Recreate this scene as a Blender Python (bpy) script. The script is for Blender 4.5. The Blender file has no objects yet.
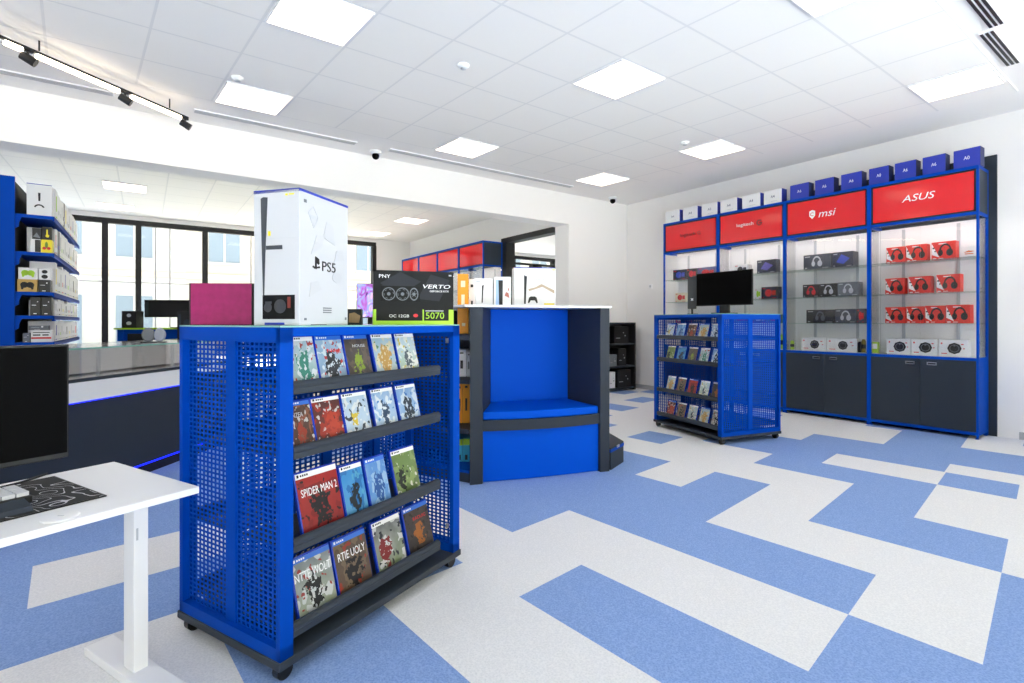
import bpy, bmesh, math, random
from mathutils import Vector, Matrix
random.seed(11)
SC = bpy.context.scene
COL = SC.collection
PI = math.pi
F, HZ, EYE = 515.0, 322.0, 1.2            # focal length (px of a 1024 wide frame), horizon row, eye height


def lin(h):
    h = h.lstrip('#')
    r = []
    for i in (0, 2, 4):
        c = int(h[i:i + 2], 16) / 255
        r.append(c / 12.92 if c <= .04045 else ((c + .055) / 1.055) ** 2.4)
    return (*r, 1)


# ------------------------------------------------------------------ materials
MATS = {}


def pm(name, hexc, rough=.5, metal=0, spec=.5, bump=None, emit=0, coat=0, var=0):
    if name in MATS:
        return MATS[name]
    m = bpy.data.materials.new(name)
    m.use_nodes = True
    n, l = m.node_tree.nodes, m.node_tree.links
    b = n['Principled BSDF']
    col = lin(hexc)
    b.inputs['Base Color'].default_value = col
    b.inputs['Roughness'].default_value = rough
    b.inputs['Metallic'].default_value = metal
    b.inputs['Specular IOR Level'].default_value = spec
    b.inputs['Coat Weight'].default_value = coat
    if emit:
        b.inputs['Emission Color'].default_value = col
        b.inputs['Emission Strength'].default_value = emit
    if bump or var:
        tc = n.new('ShaderNodeTexCoord')
        nz = n.new('ShaderNodeTexNoise')
        nz.inputs['Scale'].default_value = bump[0] if bump else 40
        nz.inputs['Detail'].default_value = 4
        l.new(tc.outputs['Object'], nz.inputs['Vector'])
        if bump:
            bp = n.new('ShaderNodeBump')
            bp.inputs['Strength'].default_value = bump[1]
            bp.inputs['Distance'].default_value = .004
            l.new(nz.outputs['Fac'], bp.inputs['Height'])
            l.new(bp.outputs['Normal'], b.inputs['Normal'])
        if var:
            rp = n.new('ShaderNodeValToRGB')
            rp.color_ramp.elements[0].position = .3
            rp.color_ramp.elements[1].position = .7
            rp.color_ramp.elements[0].color = tuple(c * (1 - var) for c in col[:3]) + (1,)
            rp.color_ramp.elements[1].color = tuple(min(1, c * (1 + var)) for c in col[:3]) + (1,)
            l.new(nz.outputs['Fac'], rp.inputs['Fac'])
            l.new(rp.outputs['Color'], b.inputs['Base Color'])
    MATS[name] = m
    return m


def glass_mat(name, tint='#f4fbf8', refl=.5, rough=.02):
    m = bpy.data.materials.new(name)
    m.use_nodes = True
    n, l = m.node_tree.nodes, m.node_tree.links
    n.clear()
    o = n.new('ShaderNodeOutputMaterial')
    mix = n.new('ShaderNodeMixShader')
    tr = n.new('ShaderNodeBsdfTransparent')
    tr.inputs['Color'].default_value = lin(tint)
    gl = n.new('ShaderNodeBsdfGlossy')
    gl.inputs['Roughness'].default_value = rough
    fr = n.new('ShaderNodeFresnel')
    fr.inputs['IOR'].default_value = 1.45
    mu = n.new('ShaderNodeMath')
    mu.operation = 'MULTIPLY'
    mu.inputs[1].default_value = refl
    l.new(fr.outputs['Fac'], mu.inputs[0])
    l.new(mu.outputs['Value'], mix.inputs['Fac'])
    l.new(tr.outputs['BSDF'], mix.inputs[1])
    l.new(gl.outputs['BSDF'], mix.inputs[2])
    l.new(mix.outputs['Shader'], o.inputs['Surface'])
    MATS[name] = m
    return m


def emit_mat(name, hexc, s):
    m = bpy.data.materials.new(name)
    m.use_nodes = True
    n, l = m.node_tree.nodes, m.node_tree.links
    n.clear()
    o = n.new('ShaderNodeOutputMaterial')
    e = n.new('ShaderNodeEmission')
    e.inputs['Color'].default_value = lin(hexc)
    e.inputs['Strength'].default_value = s
    l.new(e.outputs['Emission'], o.inputs['Surface'])
    MATS[name] = m
    return m


def carpet_mat(name, dark, light):
    m = bpy.data.materials.new(name)
    m.use_nodes = True
    n, l = m.node_tree.nodes, m.node_tree.links
    b = n['Principled BSDF']
    b.inputs['Roughness'].default_value = .95
    b.inputs['Specular IOR Level'].default_value = .15
    tc = n.new('ShaderNodeTexCoord')
    nz = n.new('ShaderNodeTexNoise')
    nz.inputs['Scale'].default_value = 150
    nz.inputs['Detail'].default_value = 5
    nz.inputs['Roughness'].default_value = .7
    vo = n.new('ShaderNodeTexVoronoi')
    vo.inputs['Scale'].default_value = 120
    mx = n.new('ShaderNodeMath')
    mx.operation = 'ADD'
    ms = n.new('ShaderNodeMath')
    ms.operation = 'MULTIPLY'
    ms.inputs[1].default_value = .35
    rp = n.new('ShaderNodeValToRGB')
    rp.color_ramp.elements[0].position = .42
    rp.color_ramp.elements[1].position = .82
    rp.color_ramp.elements[0].color = lin(dark)
    rp.color_ramp.elements[1].color = lin(light)
    bp = n.new('ShaderNodeBump')
    bp.inputs['Strength'].default_value = .35
    bp.inputs['Distance'].default_value = .004
    l.new(tc.outputs['Object'], nz.inputs['Vector'])
    l.new(tc.outputs['Object'], vo.inputs['Vector'])
    l.new(vo.outputs['Distance'], ms.inputs[0])
    l.new(nz.outputs['Fac'], mx.inputs[0])
    l.new(ms.outputs['Value'], mx.inputs[1])
    l.new(mx.outputs['Value'], rp.inputs['Fac'])
    l.new(mx.outputs['Value'], bp.inputs['Height'])
    l.new(rp.outputs['Color'], b.inputs['Base Color'])
    l.new(bp.outputs['Normal'], b.inputs['Normal'])
    return m


def cover_mat(name, top, bot, blot, fig, seed, fx=.5, fz=.4, fr=.27, blot2=None, sc=4.5, th=.56):
    """printed cover art: a plain sky-to-ground print with blots of colour and one abstract mass in the middle"""
    m = bpy.data.materials.new(name)
    m.use_nodes = True
    n, l = m.node_tree.nodes, m.node_tree.links
    b = n['Principled BSDF']
    b.inputs['Roughness'].default_value = .28
    b.inputs['Specular IOR Level'].default_value = .4
    tc = n.new('ShaderNodeTexCoord')
    sx = n.new('ShaderNodeSeparateXYZ')
    l.new(tc.outputs['Generated'], sx.inputs[0])
    cb = n.new('ShaderNodeCombineXYZ')
    l.new(sx.outputs['X'], cb.inputs['X'])
    l.new(sx.outputs['Z'], cb.inputs['Y'])
    cb.inputs['Z'].default_value = seed * 3.17

    def lin(h, _l=globals()['lin']):
        q = _l(h)
        return (q[0] * .78, q[1] * .78, q[2] * .78, 1)

    def math_(op, a, c):
        q = n.new('ShaderNodeMath')
        q.operation = op
        for i, v in enumerate((a, c)):
            if isinstance(v, (int, float)):
                q.inputs[i].default_value = v
            else:
                l.new(v, q.inputs[i])
        return q.outputs[0]

    def mix(f, a, c):
        q = n.new('ShaderNodeMix')
        q.data_type = 'RGBA'
        if isinstance(f, float):
            q.inputs[0].default_value = f
        else:
            l.new(f, q.inputs[0])
        for i, v in ((6, a), (7, c)):
            if isinstance(v, str):
                q.inputs[i].default_value = lin(v)
            else:
                l.new(v, q.inputs[i])
        return q.outputs[2]

    def noise(scale, dz=0., det=2):
        q = n.new('ShaderNodeTexNoise')
        q.inputs['Scale'].default_value = scale
        q.inputs['Detail'].default_value = det
        mp = n.new('ShaderNodeMapping')
        mp.inputs['Location'].default_value = (dz, dz * .7, dz)
        l.new(cb.outputs[0], mp.inputs[0])
        l.new(mp.outputs[0], q.inputs['Vector'])
        return q.outputs['Fac']

    base = mix(math_('MULTIPLY', noise(2.2, 11.), 1.0), mix(sx.outputs['Z'], bot, top), mix(noise(3.1, 5.5), blot, top))
    k1 = math_('GREATER_THAN', noise(sc, 1.3, 1), th)
    c1 = mix(k1, base, blot)
    k2 = math_('GREATER_THAN', noise(sc * 1.5, 7.9, 1), .64)
    c2 = mix(k2, c1, blot2 or top)
    dx = math_('SUBTRACT', sx.outputs['X'], fx)
    dz = math_('MULTIPLY', math_('SUBTRACT', sx.outputs['Z'], fz), .72)
    dist = math_('SQRT', math_('ADD', math_('MULTIPLY', dx, dx), math_('MULTIPLY', dz, dz)), 0)
    wob = math_('ADD', dist, math_('MULTIPLY', math_('SUBTRACT', noise(6, 4.4, 3), .5), .55))
    k3 = math_('LESS_THAN', wob, fr)
    c3 = mix(k3, c2, fig)
    k4 = math_('MULTIPLY', k3, math_('GREATER_THAN', noise(9, 2.2), .58))
    c4 = mix(k4, c3, blot)
    l.new(c4, b.inputs['Base Color'])
    return m


BLUE = pm('blue_powder_coat', '#0045b0', .45, spec=.06)
BLUE_FABRIC = pm('blue_vinyl', '#0054d2', .5, spec=.06, bump=(220, .05))
DARK = pm('charcoal_laminate', '#313843', .5, spec=.2, bump=(300, .04))
DARKM = pm('charcoal_metal', '#343b45', .5, spec=.25)
BLACK = pm('black_plastic', '#0e0f12', .4)
BLACKS = pm('black_screen', '#050506', .55, spec=.06)
BLACKM = pm('black_matte', '#17181b', .6)
WHITE = pm('white_paint', '#f4f4f6', .5)
WHITEB = pm('white_card', '#eaebee', .5)
WHITEL = pm('white_laminate', '#ebebed', .35)
PLASTER = pm('wall_plaster', '#f7f5f4', .85, spec=.2, bump=(14, .12))
CEILW = pm('ceiling_paint', '#f8f5f3', .9, spec=.15)
SKIRT = pm('grey_skirting', '#b4b5b8', .6)
STEEL = pm('brushed_steel', '#c6c8cc', .3, metal=.9)
GREYB = pm('grey_card', '#70757d', .6)
LGREY = pm('light_grey_print', '#c3c6cc', .6)
PRINTK = pm('black_print', '#16171b', .5)
PRINTW = pm('white_print', '#f7f7f9', .5)
PRINTR = pm('red_print', '#d6202b', .5)
REDBOX = pm('red_card', '#e23328', .45)
REDSIGN = pm('red_acrylic', '#e8141f', .1, spec=.6)
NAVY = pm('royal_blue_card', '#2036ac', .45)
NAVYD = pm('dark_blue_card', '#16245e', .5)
ORANGE = pm('orange_card', '#f5a019', .45)
CYAN = pm('cyan_card', '#43bfe0', .5)
LIME = pm('lime_print', '#a8d82a', .45)
YEL = pm('yellow_print', '#f2df2a', .5)
GOLD = pm('gold_card', '#c9a45a', .5)
MAGENTA = pm('magenta_card', '#9c0f5c', .4, var=.12)
DARKART = pm('dark_blue_grey_card', '#2c313d', .4)
CASEB = pm('blue_case_plastic', '#0f37b4', .2, spec=.6)
WOOD = pm('pale_wood', '#d8bd92', .55)
GLASS = glass_mat('clear_glass', refl=.55)
GLASSD = glass_mat('display_glass', tint='#ffffff', refl=.6)
GEDGE = pm('green_glass_edge', '#7fb5ab', .15, spec=.6)
LEDBLUE = emit_mat('blue_led', '#1420ff', 2.6)
PANEL_E = emit_mat('light_diffuser', '#ffedd9', 3.0)
TRACK_E = emit_mat('track_led', '#ffeacb', 8.0)
CAB_FILL = emit_mat('cabinet_fill', '#fff2e2', 19.0)
C_BLUE = carpet_mat('carpet_blue', '#6f8ecb', '#94b0e2')
C_WHITE = carpet_mat('carpet_white', '#d9dadf', '#ececef')


# ------------------------------------------------------------------ mesh helpers
class MB:
    def __init__(self):
        self.bm = bmesh.new()

    def _mi(self, faces, mi):
        for f in faces:
            f.material_index = mi

    def box(self, x0, x1, y0, y1, z0, z1, mi=0, bev=0, seg=2, M=None):
        r = bmesh.ops.create_cube(self.bm, size=1)
        vs = r['verts']
        for v in vs:
            v.co = Vector((x0 + (v.co.x + .5) * (x1 - x0), y0 + (v.co.y + .5) * (y1 - y0), z0 + (v.co.z + .5) * (z1 - z0)))
        fs = set(f for v in vs for f in v.link_faces)
        if bev:
            es = set(e for v in vs for e in v.link_edges)
            rb = bmesh.ops.bevel(self.bm, geom=list(es), offset=bev, segments=seg, affect='EDGES', profile=.6)
            fs = set(rb['faces']) | set(f for f in fs if f.is_valid)
            vs = set(v for f in fs for v in f.verts)
        self._mi(fs, mi)
        if M is not None:
            bmesh.ops.transform(self.bm, matrix=M, verts=list(vs))
        return self

    def prism(self, pts, z0, z1, mi=0, M=None):
        """polygon in xy extruded along z"""
        n = len(pts)
        a = [self.bm.verts.new((p[0], p[1], z0)) for p in pts]
        b = [self.bm.verts.new((p[0], p[1], z1)) for p in pts]
        fs = [self.bm.faces.new(a[::-1]), self.bm.faces.new(b)]
        for i in range(n):
            j = (i + 1) % n
            fs.append(self.bm.faces.new((a[i], a[j], b[j], b[i])))
        self._mi(fs, mi)
        if M is not None:
            bmesh.ops.transform(self.bm, matrix=M, verts=a + b)
        return self

    def plate(self, pts, th=.0012, y=0., mi=0):
        """polygon in xz with a little thickness towards -y: a print on a face"""
        M = Matrix(((1, 0, 0, 0), (0, 0, -1, y), (0, 1, 0, 0), (0, 0, 0, 1)))
        return self.prism(pts, 0, th, mi, M)

    def rect(self, x0, x1, z0, z1, th=.0012, y=0., mi=0):
        return self.plate([(x0, z0), (x1, z0), (x1, z1), (x0, z1)], th, y, mi)

    def disc(self, cx, cz, rx, rz=None, th=.0012, y=0., mi=0, n=20, a0=0., a1=2 * PI):
        rz = rz or rx
        k = n if a1 - a0 > 6.2 else n + 1
        pts = [(cx + rx * math.cos(a0 + (a1 - a0) * i / n), cz + rz * math.sin(a0 + (a1 - a0) * i / n)) for i in range(k)]
        return self.plate(pts, th, y, mi)

    def arc(self, cx, cz, r, w, a0, a1, th=.0012, y=0., mi=0, n=14, rz=None):
        rz = rz or r
        for i in range(n):
            t, u = a0 + (a1 - a0) * i / n, a0 + (a1 - a0) * (i + 1) / n
            k = 1 - w / r
            self.plate([(cx + r * math.cos(t) * k, cz + rz * math.sin(t) * k), (cx + r * math.cos(t), cz + rz * math.sin(t)),
                        (cx + r * math.cos(u), cz + rz * math.sin(u)), (cx + r * math.cos(u) * k, cz + rz * math.sin(u) * k)][::-1], th, y, mi)
        return self

    def cyl(self, p0, p1, r, r2=None, n=16, mi=0):
        p0, p1 = Vector(p0), Vector(p1)
        d = p1 - p0
        q = bmesh.ops.create_cone(self.bm, cap_ends=True, segments=n, radius1=r, radius2=r if r2 is None else r2, depth=d.length)
        M = Matrix.Translation((p0 + p1) / 2) @ d.to_track_quat('Z', 'Y').to_matrix().to_4x4()
        bmesh.ops.transform(self.bm, matrix=M, verts=q['verts'])
        self._mi(set(f for v in q['verts'] for f in v.link_faces), mi)
        return self

    def ball(self, c, r, sx=1, sy=1, sz=1, mi=0):
        q = bmesh.ops.create_uvsphere(self.bm, u_segments=18, v_segments=10, radius=r)
        M = Matrix.Translation(c) @ Matrix.Diagonal((sx, sy, sz, 1))
        bmesh.ops.transform(self.bm, matrix=M, verts=q['verts'])
        self._mi(set(f for v in q['verts'] for f in v.link_faces), mi)
        return self

    def lathe(self, prof, n=24, mi=0, M=None):
        rings = []
        for r, z in prof:
            rings.append([self.bm.verts.new((r * math.cos(2 * PI * i / n), r * math.sin(2 * PI * i / n), z)) for i in range(n)])
        fs = []
        for a, b in zip(rings, rings[1:]):
            for i in range(n):
                j = (i + 1) % n
                fs.append(self.bm.faces.new((a[i], a[j], b[j], b[i])))
        fs.append(self.bm.faces.new(rings[0][::-1]))
        fs.append(self.bm.faces.new(rings[-1]))
        self._mi(fs, mi)
        if M is not None:
            bmesh.ops.transform(self.bm, matrix=M, verts=[v for r in rings for v in r])
        return self

    def path(self, pts, r, n=8, mi=0):
        pts = [Vector(p) for p in pts]
        rings = []
        for i, p in enumerate(pts):
            d = (pts[min(i + 1, len(pts) - 1)] - pts[max(i - 1, 0)]).normalized()
            q = d.to_track_quat('Z', 'Y')
            rings.append([self.bm.verts.new(p + q @ Vector((r * math.cos(2 * PI * k / n), r * math.sin(2 * PI * k / n), 0))) for k in range(n)])
        fs = []
        for a, b in zip(rings, rings[1:]):
            for i in range(n):
                j = (i + 1) % n
                fs.append(self.bm.faces.new((a[i], a[j], b[j], b[i])))
        fs += [self.bm.faces.new(rings[0][::-1]), self.bm.faces.new(rings[-1])]
        self._mi(fs, mi)
        return self

    def perf(self, x0, x1, z0, z1, px, pz, hole=.6):
        """perforated sheet in the xz plane at y=0: real openings"""
        nx, nz = max(1, round((x1 - x0) / px)), max(1, round((z1 - z0) / pz))
        px, pz = (x1 - x0) / nx, (z1 - z0) / nz
        xs, zs = [], []
        for i in range(nx):
            xs += [x0 + (i + .5 - hole / 2) * px, x0 + (i + .5 + hole / 2) * px]
        for i in range(nz):
            zs += [z0 + (i + .5 - hole / 2) * pz, z0 + (i + .5 + hole / 2) * pz]
        xs = [x0] + xs + [x1]
        zs = [z0] + zs + [z1]
        g = [[self.bm.verts.new((x, 0, z)) for x in xs] for z in zs]
        for j in range(len(zs) - 1):
            for i in range(len(xs) - 1):
                if i % 2 == 1 and j % 2 == 1:
                    continue
                self.bm.faces.new((g[j][i], g[j][i + 1], g[j + 1][i + 1], g[j + 1][i]))
        return self

    def build(self, name, mats, parent=None, loc=None, rotz=0, smooth=False, rot=None):
        me = bpy.data.meshes.new(name)
        bmesh.ops.recalc_face_normals(self.bm, faces=self.bm.faces[:])
        self.bm.to_mesh(me)
        self.bm.free()
        for m in (mats if isinstance(mats, (list, tuple)) else [mats]):
            me.materials.append(m)
        if smooth:
            me.polygons.foreach_set('use_smooth', [True] * len(me.polygons))
        o = bpy.data.objects.new(name, me)
        COL.objects.link(o)
        if parent is not None:
            o.parent = parent
        if loc is not None:
            o.location = loc
        o.rotation_euler = rot if rot is not None else (0, 0, rotz)
        return o


def tag(o, label, cat, group=None, kind=None):
    o['label'] = label
    o['category'] = cat
    if group:
        o['group'] = group
    if kind:
        o['kind'] = kind
    return o


def thing(name, label, cat, loc=(0, 0, 0), rotz=0, group=None):
    o = bpy.data.objects.new(name, None)
    o.empty_display_size = .05
    COL.objects.link(o)
    o.location = loc
    o.rotation_euler = (0, 0, rotz)
    return tag(o, label, cat, group)


def struct(o):
    o['kind'] = 'structure'
    return o


def dup(root, loc, rotz, label, group=None):
    r = root.copy()
    COL.objects.link(r)
    r.location = loc
    r.rotation_euler = (0, 0, rotz)
    r['label'] = label
    if group:
        r['group'] = group
    for ch in list(root.children):
        c = ch.copy()
        COL.objects.link(c)
        c.parent = r
        for g in list(ch.children):
            d = g.copy()
            COL.objects.link(d)
            d.parent = c
    return r


def text(s, x, z, w, h, mat, parent, name='lettering', loc=(0, 0, 0), rotz=0, th=.0012, shear=0., rot=None, center=True):
    """flat lettering in the xz plane facing -y, fitted into w x h with its centre at x, z"""
    cu = bpy.data.curves.new('glyphs', 'FONT')
    cu.body = s
    cu.shear = shear
    cu.resolution_u = 3
    t = bpy.data.objects.new('glyphs', cu)
    COL.objects.link(t)
    bpy.context.view_layer.update()
    dg = bpy.context.evaluated_depsgraph_get()
    me = bpy.data.meshes.new_from_object(t.evaluated_get(dg))
    bpy.data.objects.remove(t)
    bpy.data.curves.remove(cu)
    xs = [v.co.x for v in me.vertices]
    ys = [v.co.y for v in me.vertices]
    sx, sy = w / (max(xs) - min(xs)), h / (max(ys) - min(ys))
    bm = bmesh.new()
    bm.from_mesh(me)
    for v in bm.verts:
        v.co = Vector((x + (v.co.x - (max(xs) + min(xs)) / 2) * sx, 0, z + (v.co.y - (max(ys) + min(ys)) / 2) * sy))
    r = bmesh.ops.extrude_face_region(bm, geom=bm.faces[:])
    for v in r['geom']:
        if isinstance(v, bmesh.types.BMVert):
            v.co.y -= th
    bm.to_mesh(me)
    bm.free()
    me.name = name
    me.materials.clear()
    me.materials.append(mat)
    o = bpy.data.objects.new(name, me)
    COL.objects.link(o)
    o.parent = parent
    o.location = loc
    o.rotation_euler = rot if rot is not None else (0, 0, rotz)
    return o


ORD = ['first', 'second', 'third', 'fourth', 'fifth', 'sixth', 'seventh', 'eighth', 'ninth', 'tenth', 'eleventh', 'twelfth', 'thirteenth', 'fourteenth', 'fifteenth', 'sixteenth', 'seventeenth', 'eighteenth', 'nineteenth', 'twentieth']

# ------------------------------------------------------------------ room frame: x = along the back wall to the right, y = through the back wall
TH = math.radians(35.5)
E1 = Vector((math.cos(TH), math.sin(TH)))
E2 = Vector((-math.sin(TH), math.cos(TH)))
KC = Vector((2.05, 9.5))
H = 3.37
WT = .35      # back wall thickness
YW = 6.5      # window wall of the back room


def rm(x, y, z=0.):
    p = KC + E1 * x + E2 * y
    return Vector((p.x, p.y, z))


def to_room(p):
    q = Vector((p[0], p[1])) - KC
    return q.dot(E1), q.dot(E2)


K3 = Vector((KC.x, KC.y, 0))

# ---- floor: strips of carpet tiles, two colours
A = Vector((541, 515)).normalized()
B = Vector((-447, 515)).normalized()
EDG = [-.6, -.12, .45, 1.02, 1.50, 1.93, 2.43, 2.91, 3.39, 3.94, 4.43, 4.87, 5.32, 5.66, 6.08, 6.48, 7.0, 7.45, 7.9, 8.4, 8.9, 9.4, 9.9, 10.4, 10.9]
BL = [  # blue intervals in b for each strip (b from -8 to 16)
    [(-8, -4), (-3, -1), (2.5, 16)], [(-8, -2), (2.5, 2.96), (3.46, 5.2), (6, 9), (11, 16)], [(-8, 2.96), (3.46, 6), (8, 12)], [(-6, -1), (2.03, 3.4), (5, 8)],
    [(-8, 1.61), (4.4, 6)], [(-4, .58), (2.13, 6)], [(-8, .17), (.58, 4.6), (6, 8)][0:3], [(-2, .17), (1.44, 4.5)], [(-6, -2), (.17, 1.02), (1.44, 1.87), (2.27, 4.2)],
    [(-8, -3), (.59, 1.02), (3.9, 4.3), (6, 9)], [(-3, -1), (.59, 1.76), (2.66, 3.07), (3.5, 3.95)], [(.17, .59), (1.36, 2.45), (3.9, 4.4)], [(-8, -4), (.60, 2.2), (2.9, 3.2)], [(-2, 1.77), (4.0, 4.5)], [(-3, 1.15), (3.0, 3.4), (4.8, 5.4)],
    [(.61, 1.15), (2.4, 2.8), (4.2, 4.55)], [(-1, .2), (.61, 1.5), (3.4, 3.8), (4.9, 5.3)], [(.5, 1), (2, 3), (4.5, 4.9), (5.4, 6)], [(1, 2), (4.9, 5.3), (7, 9)], [(0, 3), (5, 7)], [(2, 5), (8, 10)], [(1, 2), (6, 9)], [(4, 6), (9, 12)]]
# wider planks to the far left and behind, where the photograph shows almost nothing
mb = MB()
FULL0, FULL1 = -9., 17.
strips = []
x = -6.6
while x < -.65:
    k = int(round((x + 6.6) / .5))
    strips.append((x, min(x + .5, -.6), [(-8 + (k * 3) % 5 + 2.6 * i, -8 + (k * 3) % 5 + 2.6 * i + 1.5) for i in range(9)]))
    x += .5
for i in range(len(EDG) - 1):
    strips.append((EDG[i], EDG[i + 1], BL[i] if i < len(BL) else []))
x = EDG[-1]
while x < 17:
    k = int(x * 2)
    strips.append((x, x + .5, [(-4 + (k * 5) % 7 + 4 * i, -4 + (k * 5) % 7 + 4 * i + 1.6) for i in range(5)]))
    x += .5
for a0, a1, iv in strips:
    cuts = sorted(set([FULL0, FULL1] + [min(max(q, FULL0), FULL1) for p in iv for q in p]))
    for b0, b1 in zip(cuts, cuts[1:]):
        mid = (b0 + b1) / 2
        blue = any(p[0] < mid < p[1] for p in iv)
        vs = [mb.bm.verts.new((A.x * a + B.x * b, A.y * a + B.y * b, 0)) for a, b in ((a0, b0), (a1, b0), (a1, b1), (a0, b1))]
        f = mb.bm.faces.new(vs)
        f.material_index = 1 if blue else 0
floor = struct(mb.build('floor', [C_WHITE, C_BLUE]))

# ---- walls (room frame)
XL, YF, XR = -11.0, -7.7, 6.3
XWR = .10
XJ = -1.34     # jamb of the wide opening
ZB = 2.857     # underside of the beam
mb = MB()
mb.box(XJ, 0.25, 0, WT, 0, H)
mb.box(XL, XJ, 0, WT, ZB, H)
struct(mb.build('wall_back', PLASTER, loc=K3, rotz=TH))
mb = MB()
mb.box(XWR, .25, YF, 0, 0, H)
struct(mb.build('wall_right', PLASTER, loc=K3, rotz=TH))
mb = MB()
mb.box(XL - .15, XL, YF, YW + .2, 0, H)
struct(mb.build('wall_left', PLASTER, loc=K3, rotz=TH))
mb = MB()                                  # front wall: unseen, opened for added glazing that brightens the room
mb.box(XL - .15, -10.4, YF - .15, YF, 0, H)
mb.box(-.6, .25, YF - .15, YF, 0, H)
mb.box(-10.4, -.6, YF - .15, YF, 3.15, H)
struct(mb.build('wall_front', PLASTER, loc=K3, rotz=TH))
mb = MB()                                  # right wall of the back room with its own opening
XS = -1.3
mb.box(XS, XS + .15, 2.06, YW, 0, H)
mb.box(XS, XS + .15, WT, 2.06, 2.88, H)
struct(mb.build('wall_side', PLASTER, loc=K3, rotz=TH))
mb = MB()
mb.box(XR, XR + .15, WT, YW + .2, 0, H)
mb.box(.25, XR + .15, WT - .15, WT, 0, H)
struct(mb.build('wall_far', PLASTER, loc=K3, rotz=TH))
mb = MB()                                  # dark frame of the side opening
mb.box(XS - .02, XS + .17, WT, 2.06, 2.78, 2.88)
mb.box(XS - .03, XS + .18, 1.86, 2.06, 0, 2.78)
struct(mb.build('trim_1', BLACKM, loc=K3, rotz=TH))
mb = MB()
mb.box(XWR - .015, XWR, YF, -5.27, 0, .075)
mb.box(XWR - .015, XWR, -1.25, 0, 0, .075)
struct(mb.build('baseboard_right', SKIRT, loc=K3, rotz=TH))
mb = MB()
mb.box(XJ, -.015, -.015, 0, 0, .075)
struct(mb.build('baseboard_back', SKIRT, loc=K3, rotz=TH))

# ---- ceiling: plaster slab with a lower field of square tiles
G0 = Vector((-.0704, 3.4985))
GA = Vector((.4832, .3503))
GB = Vector((-.3787, .4454))


def gridp(i, j, z):
    p = G0 + GA * i + GB * j
    return Vector((p.x, p.y, z))


def tile_mat():
    m = bpy.data.materials.new('ceiling_tiles')
    m.use_nodes = True
    n, l = m.node_tree.nodes, m.node_tree.links
    b = n['Principled BSDF']
    b.inputs['Roughness'].default_value = .9
    b.inputs['Specular IOR Level'].default_value = .15
    uv = n.new('ShaderNodeUVMap')
    uv.uv_map = 'grid'
    sp = n.new('ShaderNodeSeparateXYZ')
    l.new(uv.outputs['UV'], sp.inputs[0])

    def mth(op, a, c=0.):
        q = n.new('ShaderNodeMath')
        q.operation = op
        for i, v in enumerate((a, c)):
            if isinstance(v, float):
                q.inputs[i].default_value = v
            else:
                l.new(v, q.inputs[i])
        return q.outputs[0]
    ds = []
    for ax in ('X', 'Y'):
        f = mth('FRACT', sp.outputs[ax])
        ds.append(mth('ABSOLUTE', mth('SUBTRACT', f, .5)))
    d = mth('MAXIMUM', ds[0], ds[1])
    line = mth('GREATER_THAN', d, .485)
    nz = n.new('ShaderNodeTexNoise')
    nz.inputs['Scale'].default_value = 60
    mx = n.new('ShaderNodeMix')
    mx.data_type = 'RGBA'
    l.new(line, mx.inputs[0])
    mx.inputs[6].default_value = lin('#f9f6f3')
    mx.inputs[7].default_value = lin('#ebe9e8')
    l.new(mx.outputs[2], b.inputs['Base Color'])
    return m


TILE = tile_mat()
mb = MB()
mb.box(XL, .25, YF, WT, H, H + .12)
mb.box(XL, XR + .15, WT, YW + .2, H, H + .12)
bmesh.ops.transform(mb.bm, matrix=Matrix.Translation(K3) @ Matrix.Rotation(TH, 4, 'Z'), verts=mb.bm.verts[:])
uvl = mb.bm.loops.layers.uv.new('grid')


def grid_field(i0, i1, j0, j1, P, z0, z1):
    c = [(i0, j0), (i1, j0), (i1, j1), (i0, j1)]
    lo = [mb.bm.verts.new(P(i, j, z0)) for i, j in c]
    hi = [mb.bm.verts.new(P(i, j, z1)) for i, j in c]
    f = mb.bm.faces.new(lo[::-1])
    f.material_index = 1
    for lp in f.loops:
        k = lo.index(lp.vert)
        lp[uvl].uv = c[k]
    for k in range(4):
        mb.bm.faces.new((lo[k], lo[(k + 1) % 4], hi[(k + 1) % 4], hi[k]))


grid_field(-14, 7.6, -3, 5, gridp, H - .012, H + .01)
SK = 0.6


def gridb(i, j, z):
    p = rm(-2.1 - .6 * i, .9 + .6 * j, z)
    return p


grid_field(0, 14, 0, 8.4, gridb, H - .012, H + .01)
struct(mb.build('ceiling', [CEILW, TILE]))


def ceiling_light(P, i, j, label, w=1, d=1):
    c = [P(i + .03, j + .03, 0), P(i + w - .03, j + .03, 0), P(i + w - .03, j + d - .03, 0), P(i + .03, j + d - .03, 0)]
    o = sum(c, Vector()) / 4
    t = thing('ceiling_light', label, 'ceiling light', (o.x, o.y, H - .024), 0, 'ceiling light panels')
    q = [(p.x - o.x, p.y - o.y) for p in c]
    if sum(q[k][0] * q[(k + 1) % 4][1] - q[(k + 1) % 4][0] * q[k][1] for k in range(4)) < 0:
        q = q[::-1]
    m = MB()
    m.prism([(a * .965, b * .965) for a, b in q], -.001, .008)
    m.build('diffuser', PANEL_E, t)
    m = MB()
    for k in range(4):
        a, b = Vector(q[k]), Vector(q[(k + 1) % 4])
        m.prism([a, b, b * .965, a * .965], -.002, .012)
    m.build('frame', WHITE, t)
    return t


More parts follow.
